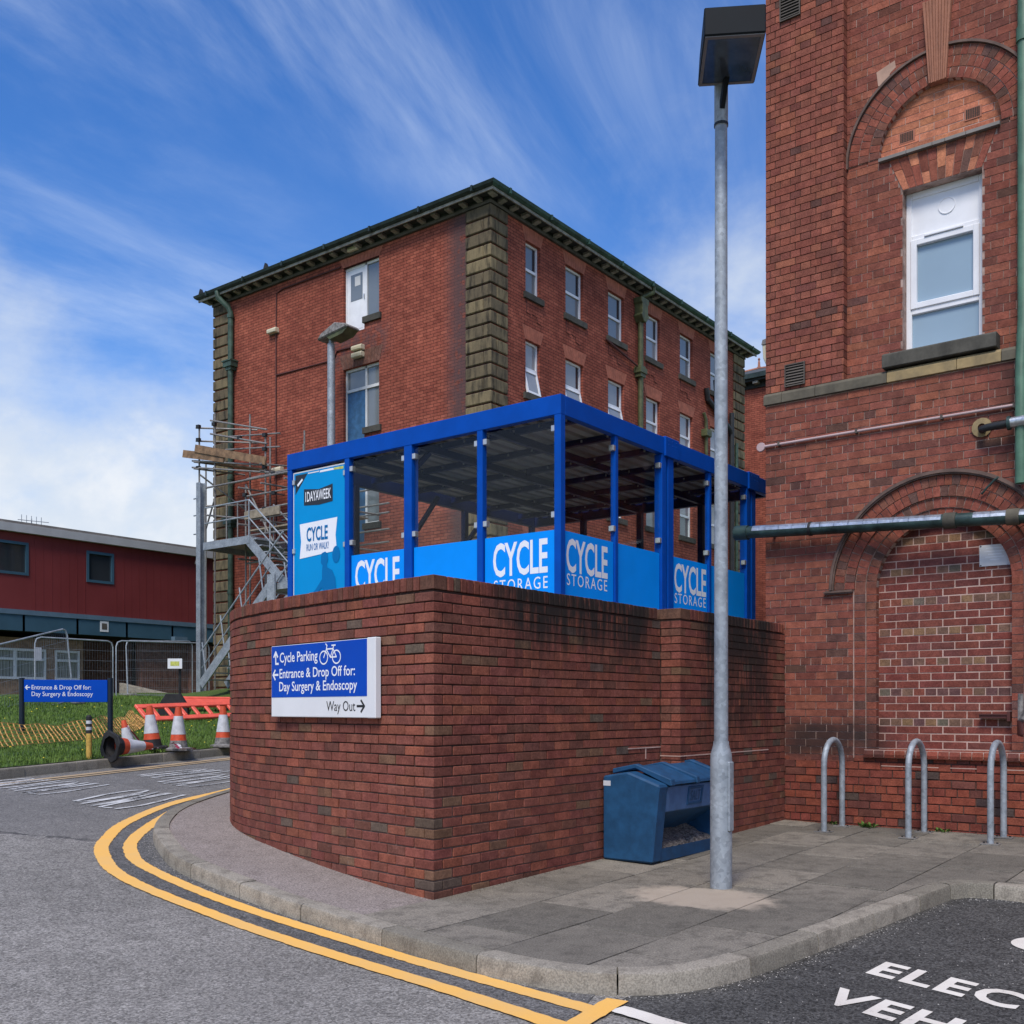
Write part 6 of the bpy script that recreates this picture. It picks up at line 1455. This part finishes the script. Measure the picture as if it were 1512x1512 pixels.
m = MB(); m.box(20.3, RBf - .085, 4.12, 20.62, RBf - .07, 4.5); o = m.build('small_sign', 'sign_white', rd); m = MB(); m.box(20.36, RBf - .09, 4.2, 20.56, RBf - .086, 4.42); m.build('print', 'vent_frame', o)
m = MB(); m.box(23.2, RBf - .3, 3.95, 23.75, RBf - .07, 4.1); m.build('lamp_unit', 'blue_band_light', rd)
m = MB()   # television aerial on the roof
m.tube([(21.0, 40, 7.5), (21.0, 40, 8.9)], .02, 6); m.tube([(20.5, 40.1, 8.8), (21.6, 39.8, 8.8)], .015, 6)
for x in (20.6, 20.8, 21.0, 21.2, 21.4): m.tube([(x, 40, 8.6), (x, 40, 9.0)], .012, 5)
tag(m.build('roof_aerial', 'galv_stair', org=(21, 40, 7.5)), 'small television aerial on the roof of the red clad building', 'aerial')
m = MB(); m.prism([(20.6, 33.2, 1.3), (20.6, 33.2, 2.3), (21.9, 31.0, 1.75), (22.3, 30.2, 1.3)], (.25, .15, 0)); tag(m.build('low_wall', 'kerbstone'), 'low sloping concrete wall end beside the fenced doorway', 'wall')
r = thing('notice_board', 'white notice with yellow print on a black post behind the fence', 'notice board', (15.6, 22.6, 1.5))
m = MB(); m.tube([(15.62, 22.48, 1.2), (15.62, 22.48, 2.72)], .035, 8); m.build('post', 'rubber', r)
m = MB(); c = Vector((15.51, 22.5, 2.52)); m.obox(c - cf * .05, cr, (0, 0, 1), cf, .18, .125, .01); o = m.build('plate', 'sign_white', r)
m = MB(); m.obox(c - cf * .062, cr, (0, 0, 1), cf, .11, .055, .002); m.build('yellow_print', 'print_yellow', o)

# ------------------------------------------------------------------ mesh fence panels
def fence_panel(label, c, mesh=.075):
    """c: four corners bottom-left, bottom-right, top-right, top-left"""
    c = [Vector(p) for p in c]; r = thing('mesh_fence_panel', label, 'fence panel', (c[0] + c[1]) / 2, 'temporary mesh fence panels')
    m = MB(); P = []
    def corner(p, a, b): return [p + (a - p).normalized() * .16, p + ((a - p).normalized() + (b - p).normalized()) * .045, p + (b - p).normalized() * .16]
    m.tube([c[0], *corner(c[3], c[0], c[2]), *corner(c[2], c[3], c[1]), c[1]], .021, 8); m.tube([c[0].lerp(c[3], .03), c[1].lerp(c[2], .03)], .018, 6); m.build('frame', 'galv', r, smooth=True)
    m = MB(); W_ = (c[1] - c[0]).length; H_ = (c[3] - c[0]).length; nv = int(W_ / mesh); nh = int(H_ / .24)
    for i in range(1, nv): f = i / nv; m.tube([c[0].lerp(c[1], f), c[3].lerp(c[2], f)], .0022, 3, False)
    for i in range(1, nh): f = i / nh; m.tube([c[0].lerp(c[3], f), c[1].lerp(c[2], f)], .0028, 3, False)
    stuff(m.build('wire_mesh', 'galv_stair', r))
    for p in (c[0], c[1]): m = MB(); m.obox(p + Vector((0, 0, .02)), (1, 0, 0), (0, 1, 0), (0, 0, 1), .12, .30, .07); m.build('foot_block', 'rubber_grey', r, bevel=.02)
zf = 1.60
fence_panel('mesh fence panel standing behind the blue lawn sign', [(13.9, 26.3, zf), (16.12, 26.3, zf), (16.12, 26.3, 3.26), (13.9, 26.3, 3.26)])
fence_panel('mesh fence panel standing behind the orange barriers', [(16.22, 26.3, zf + .03), (19.3, 26.3, zf + .1), (19.3, 26.3, 3.36), (16.22, 26.3, 3.28)])
fence_panel('leaning mesh fence panel with a clipped notice at the grass edge', [(10.2, 21.3, 1.05), (12.8, 22.5, 1.55), (12.78, 22.77, 3.25), (10.2, 21.3, 2.62)])
fence_panel('mesh fence panel set back against the brown brick wall', [(17.4, 27.6, 1.75), (20.2, 28.4, 1.75), (20.2, 28.4, 3.55), (17.4, 27.7, 3.4)])
m = MB(); m.obox((13.95, 26.24, 2.82), (1, .1, 0), (0, 0, 1), (0, 1, 0), .10, .17, .004); tag(m.build('fence_notice', 'label_white'), 'small pale notice tied to the mesh fence panel', 'notice')

# ------------------------------------------------------------------ sign on the lawn
r = thing('lawn_sign', 'long blue direction sign on two dark posts standing in the grass', 'sign', (9.2, 16.4, 1.0))
k1, k2 = Vector((8.72, 16.86, 0)), Vector((9.70, 15.96, 0)); dr_ = (k2 - k1).normalized(); nn = Vector((dr_.y, -dr_.x, 0))
p1 = k1 - dr_ * .03; p2 = k2 + dr_ * .03
for p, zt_ in ((p1, 1.905), (p2, 1.91)): m = MB(); m.tube([(p.x, p.y, lawn_z(p.x, p.y) - .3), (p.x, p.y, zt_)], .045, 10); m.build('post', 'navy_post', r, smooth=True)
m = MB(); m.obox(((k1 + k2) / 2 + nn * .01) + Vector((0, 0, 1.69)), dr_, (0, 0, 1), nn, (k2 - k1).length / 2 - .01, .185, .02); pn = m.build('panel', 'sign_blue', r, bevel=.004)
o_ = k1 + nn * .031
lettering('lettering', 'Entrance & Drop Off for:', pn, o_ + dr_ * .13 + Vector((0, 0, 1.715)), dr_, (0, 0, 1), .93, .072, 'print_white', .0)
lettering('lettering', 'Day Surgery & Endoscopy', pn, o_ + dr_ * .13 + Vector((0, 0, 1.605)), dr_, (0, 0, 1), .96, .072, 'print_white', .0)
flat('arrow', [[(.10, 1.748), (.035, 1.748)], [(.062, 1.78), (.033, 1.748), (.062, 1.716)]], 'print_white', pn, lambda q: o_ + dr_ * q[0] + Vector((0, 0, q[1])) + nn * (.002 + .0003 * abs(q[1] - 1.748)), .016)

# ------------------------------------------------------------------ cones, bollard, barriers, netting
def cone(label, base, ax, h=.72, dirt=False, twist=0.0, grp='traffic cones on the grass'):
    """road cone: square base, tapered body, white sleeve and orange collar"""
    ax = Vector(ax).normalized(); r = thing('traffic_cone', label, 'traffic cone', base, grp); c = Vector(base)
    e = Vector((1, 0, 0)) if abs(ax.x) < .9 else Vector((0, 1, 0)); u = ax.cross(e).normalized(); v = ax.cross(u); u, v = u * math.cos(twist) + v * math.sin(twist), v * math.cos(twist) - u * math.sin(twist)
    s = h / .72; m = MB(); n = 8; R0 = .205 * s
    pl_ = [(R0, .6 * R0), (.6 * R0, R0), (-.6 * R0, R0), (-R0, .6 * R0), (-R0, -.6 * R0), (-.6 * R0, -R0), (.6 * R0, -R0), (R0, -.6 * R0)]
    rin = .155 * s
    vs = [c + u * a + v * b for a, b in pl_] + [c + u * a + v * b + ax * .045 * s for a, b in pl_] + [c + (u * math.cos(q) + v * math.sin(q)) * rin for q in [(i + .5) * math.pi / 4 for i in range(8)]] + [c + ax * .06 * s + (u * math.cos(q) + v * math.sin(q)) * rin for q in [(i + .5) * math.pi / 4 for i in range(8)]]
    fs = [(i, (i + 1) % 8, 8 + (i + 1) % 8, 8 + i) for i in range(8)] + [(i, 16 + i, 16 + (i + 1) % 8, (i + 1) % 8) for i in range(8)] + [(8 + i, 8 + (i + 1) % 8, 24 + (i + 1) % 8, 24 + i) for i in range(8)]
    m._add(vs, fs); m.build('base', 'rubber_grey' if dirt else 'rubber', r, bevel=.006)
    def band(z0, z1, nm, mt, g=0.0):
        rr = lambda z: (.158 - (.158 - .045) * z / .72) * s + g
        m = MB(); m.lathe([(rr(z0), z0 * s), (rr(z1), z1 * s), (rr(z1) - .008, z1 * s), (rr(z0) - .008, z0 * s), (rr(z0), z0 * s)], c, 18, ax); m.build(nm, mt, r, smooth=True)
    band(.05, .17, 'skirt', 'rubber' if not dirt else 'rubber_grey'); band(.17, .27, 'collar', 'cone_orange'); band(.27, .57, 'sleeve', 'cone_white', .003); band(.57, .72, 'tip', 'cone_orange')
    return r
L = lambda a, b: lawn_z(a, b)
cone('tall road cone with clean white sleeve standing beside the orange barrier', (9.60, 14.53, L(9.60, 14.53) + .01), (-.06, .05, 1), .70)
cone('road cone with a grubby base standing nearest the kerb', (9.93, 14.33, L(9.93, 14.33) + .01), (0, 0, 1), .70, True, .5)
cone('short road cone wrapped in red and white tape', (9.28, 14.62, L(9.28, 14.62) - .10), (-.12, .2, 1), .58, False, .3)
cone('road cone half hidden by the curved brick wall', (11.05, 14.67, L(11.05, 14.67)), (0, 0, 1), .70, True, .8)
ya = Vector((.80, .05, .16)).normalized()
cone('road cone lying on its side with its black base towards the road', (8.38, 13.76, .85), (cr * .55 + cf * .82 + Vector((0, 0, -.02))).normalized(), .72, False, .35)
BX, BY = 8.12, 13.86
r = thing('bollard', 'yellow post with black and white bands at the edge of the grass', 'bollard', (BX, BY, .66))
bz_ = L(BX, BY)
for z0, z1, mt in ((-.2, .36, 'bollard_yellow'), (.36, .41, 'rubber'), (.41, .455, 'cone_white'), (.455, .50, 'rubber'), (.50, .545, 'cone_white'), (.545, .60, 'rubber')):
    m = MB(); m.tube([(BX, BY, bz_ + z0), (BX, BY, bz_ + z1)], .04, 12); m.build('band' if z0 > 0 else 'post', mt, r, smooth=True)
m = MB(); m.tube([(BX, BY, bz_ + .6), (BX, BY, bz_ + .625)], [.04, .02], 12); m.build('cap', 'rubber', r, smooth=True)
# plastic barriers dumped on the grass
def barrier(label, P, U, V, w_=2.2, h=.9, open_=True):
    P, U, V = Vector(P), Vector(U).normalized(), Vector(V).normalized(); Nn = U.cross(V); r = thing('plastic_barrier', label, 'barrier', P, 'orange plastic barriers')
    def b_(u0, v0, u1, v1, nm, t_=.03): m = MB(); m.obox(P + U * ((u0 + u1) / 2) + V * ((v0 + v1) / 2) + Nn * .03, U, V, Nn, (u1 - u0) / 2, (v1 - v0) / 2, t_); m.build(nm, 'barrier', r, bevel=.012)
    if open_:
        b_(0, 0, w_, .12, 'rail'); b_(0, h - .12, w_, h, 'rail'); b_(0, .12, .10, h - .12, 'stile'); b_(w_ - .1, .12, w_, h - .12, 'stile')
        n = 7
        for i in range(1, n): u = w_ * i / n; b_(u - .05, .12, u + .05, h - .12, 'stile', .022)
    else:
        b_(0, 0, w_, h, 'panel', .02); b_(0, 0, w_, .10, 'rail', .035); b_(0, h - .1, w_, h, 'rail', .035)
    return r
z1_ = L(12.1, 18.5)
barrier('orange plastic barrier frame lying tilted on the grass behind the cones', (12.05, 18.45, z1_ + .0), (.98, .19, .03), (-.12, .74, .66), 2.7, .50)
barrier('flat orange barrier sheet lying further up the grass', (14.3, 20.6, 1.42), (.98, .1, .0), (-.1, .9, .42), 2.4, .5, False)
m = MB(); c = Vector((13.4, 19.55, 1.20)); q = [(-.34, 0), (.34, 0), (.32, .26), (.15, .52), (-.15, .52), (-.32, .26)]
m.prism([c + cr * a + Vector((0, 0, b)) for a, b in q], cf * .14); tag(m.build('barrier_foot', 'rubber', bevel=.012), 'black rubber barrier foot standing on edge behind the orange frame', 'barrier foot')
# orange netting trailed along the grass
m = MB(); rg = random.Random(8); nx, ny = 74, 7; g = []
path = Path(smooth_line([(5.2, 14.0), (6.6, 14.75), (7.6, 15.15), (8.7, 15.6), (9.8, 16.1), (10.9, 17.0), (12.0, 18.3)], 8))
for i in range(nx + 1):
    p, tg = path.at(path.L * i / nx); row_ = []
    sag = .27 + .04 * math.sin(i * .31) + .02 * math.sin(i * .83)
    for k in range(ny):
        f = k / (ny - 1); q = p + Vector((-tg.y, tg.x)) * (.20 * f + .015 * math.sin(i * .5 + k * .4)); row_.append(Vector((q.x + rg.uniform(-.006, .006), q.y + rg.uniform(-.008, .008), lawn_z(q.x, q.y) + .03 + sag * (f if i < 66 else f * .6) + rg.uniform(-.006, .006))))
    g.append(row_)
for i in range(nx):
    for k in range(ny):
        a_, b_ = g[i][k], g[i + 1][k]
        m.bar(a_, b_, .006, .012)
        if k < ny - 1: m.bar(g[i][k], g[i][k + 1], .015, .006, (0, 1, .2))
tag(m.build('plastic_netting', 'net_orange'), 'crumpled orange plastic netting trailing along the grass bank', 'netting')
# loose hazard tape
def tape(label, pts, w_=.035):
    P = smooth_line([Vector(p) for p in pts], 5); r = thing('hazard_tape', label, 'tape', pts[0], 'red and white hazard tape'); A, Bm = MB(), MB()
    for i in range(len(P) - 1):
        d = (P[i + 1] - P[i]).normalized(); s_ = (d.cross(Vector((.3 * math.sin(i), .2, 1)))).normalized() * w_
        A.quad(P[i] - s_, P[i + 1] - s_, P[i + 1] - s_ * .1, P[i] - s_ * .1); Bm.quad(P[i] - s_ * .1, P[i + 1] - s_ * .1, P[i + 1] + s_, P[i] + s_)
    A.build('white_stripe', 'tape_white', r); Bm.build('red_stripe', 'tape_red', r)
g0 = L(9.5, 14.5)
tape('red and white tape wound round the short road cone', [(9.14, 14.52, g0 + .40), (9.16, 14.46, g0 + .32), (9.28, 14.45, g0 + .18), (9.33, 14.4, g0 + .06), (9.42, 14.2, g0 + .03)])
tape('red and white tape draped over the feet of the two standing cones', [(9.38, 14.38, g0 + .08), (9.50, 14.22, g0 + .05), (9.64, 14.20, g0 + .08), (9.72, 14.12, g0 + .12), (9.76, 14.0, g0 + .03), (9.94, 14.0, g0 + .04), (10.06, 14.1, g0 + .01)], .045)
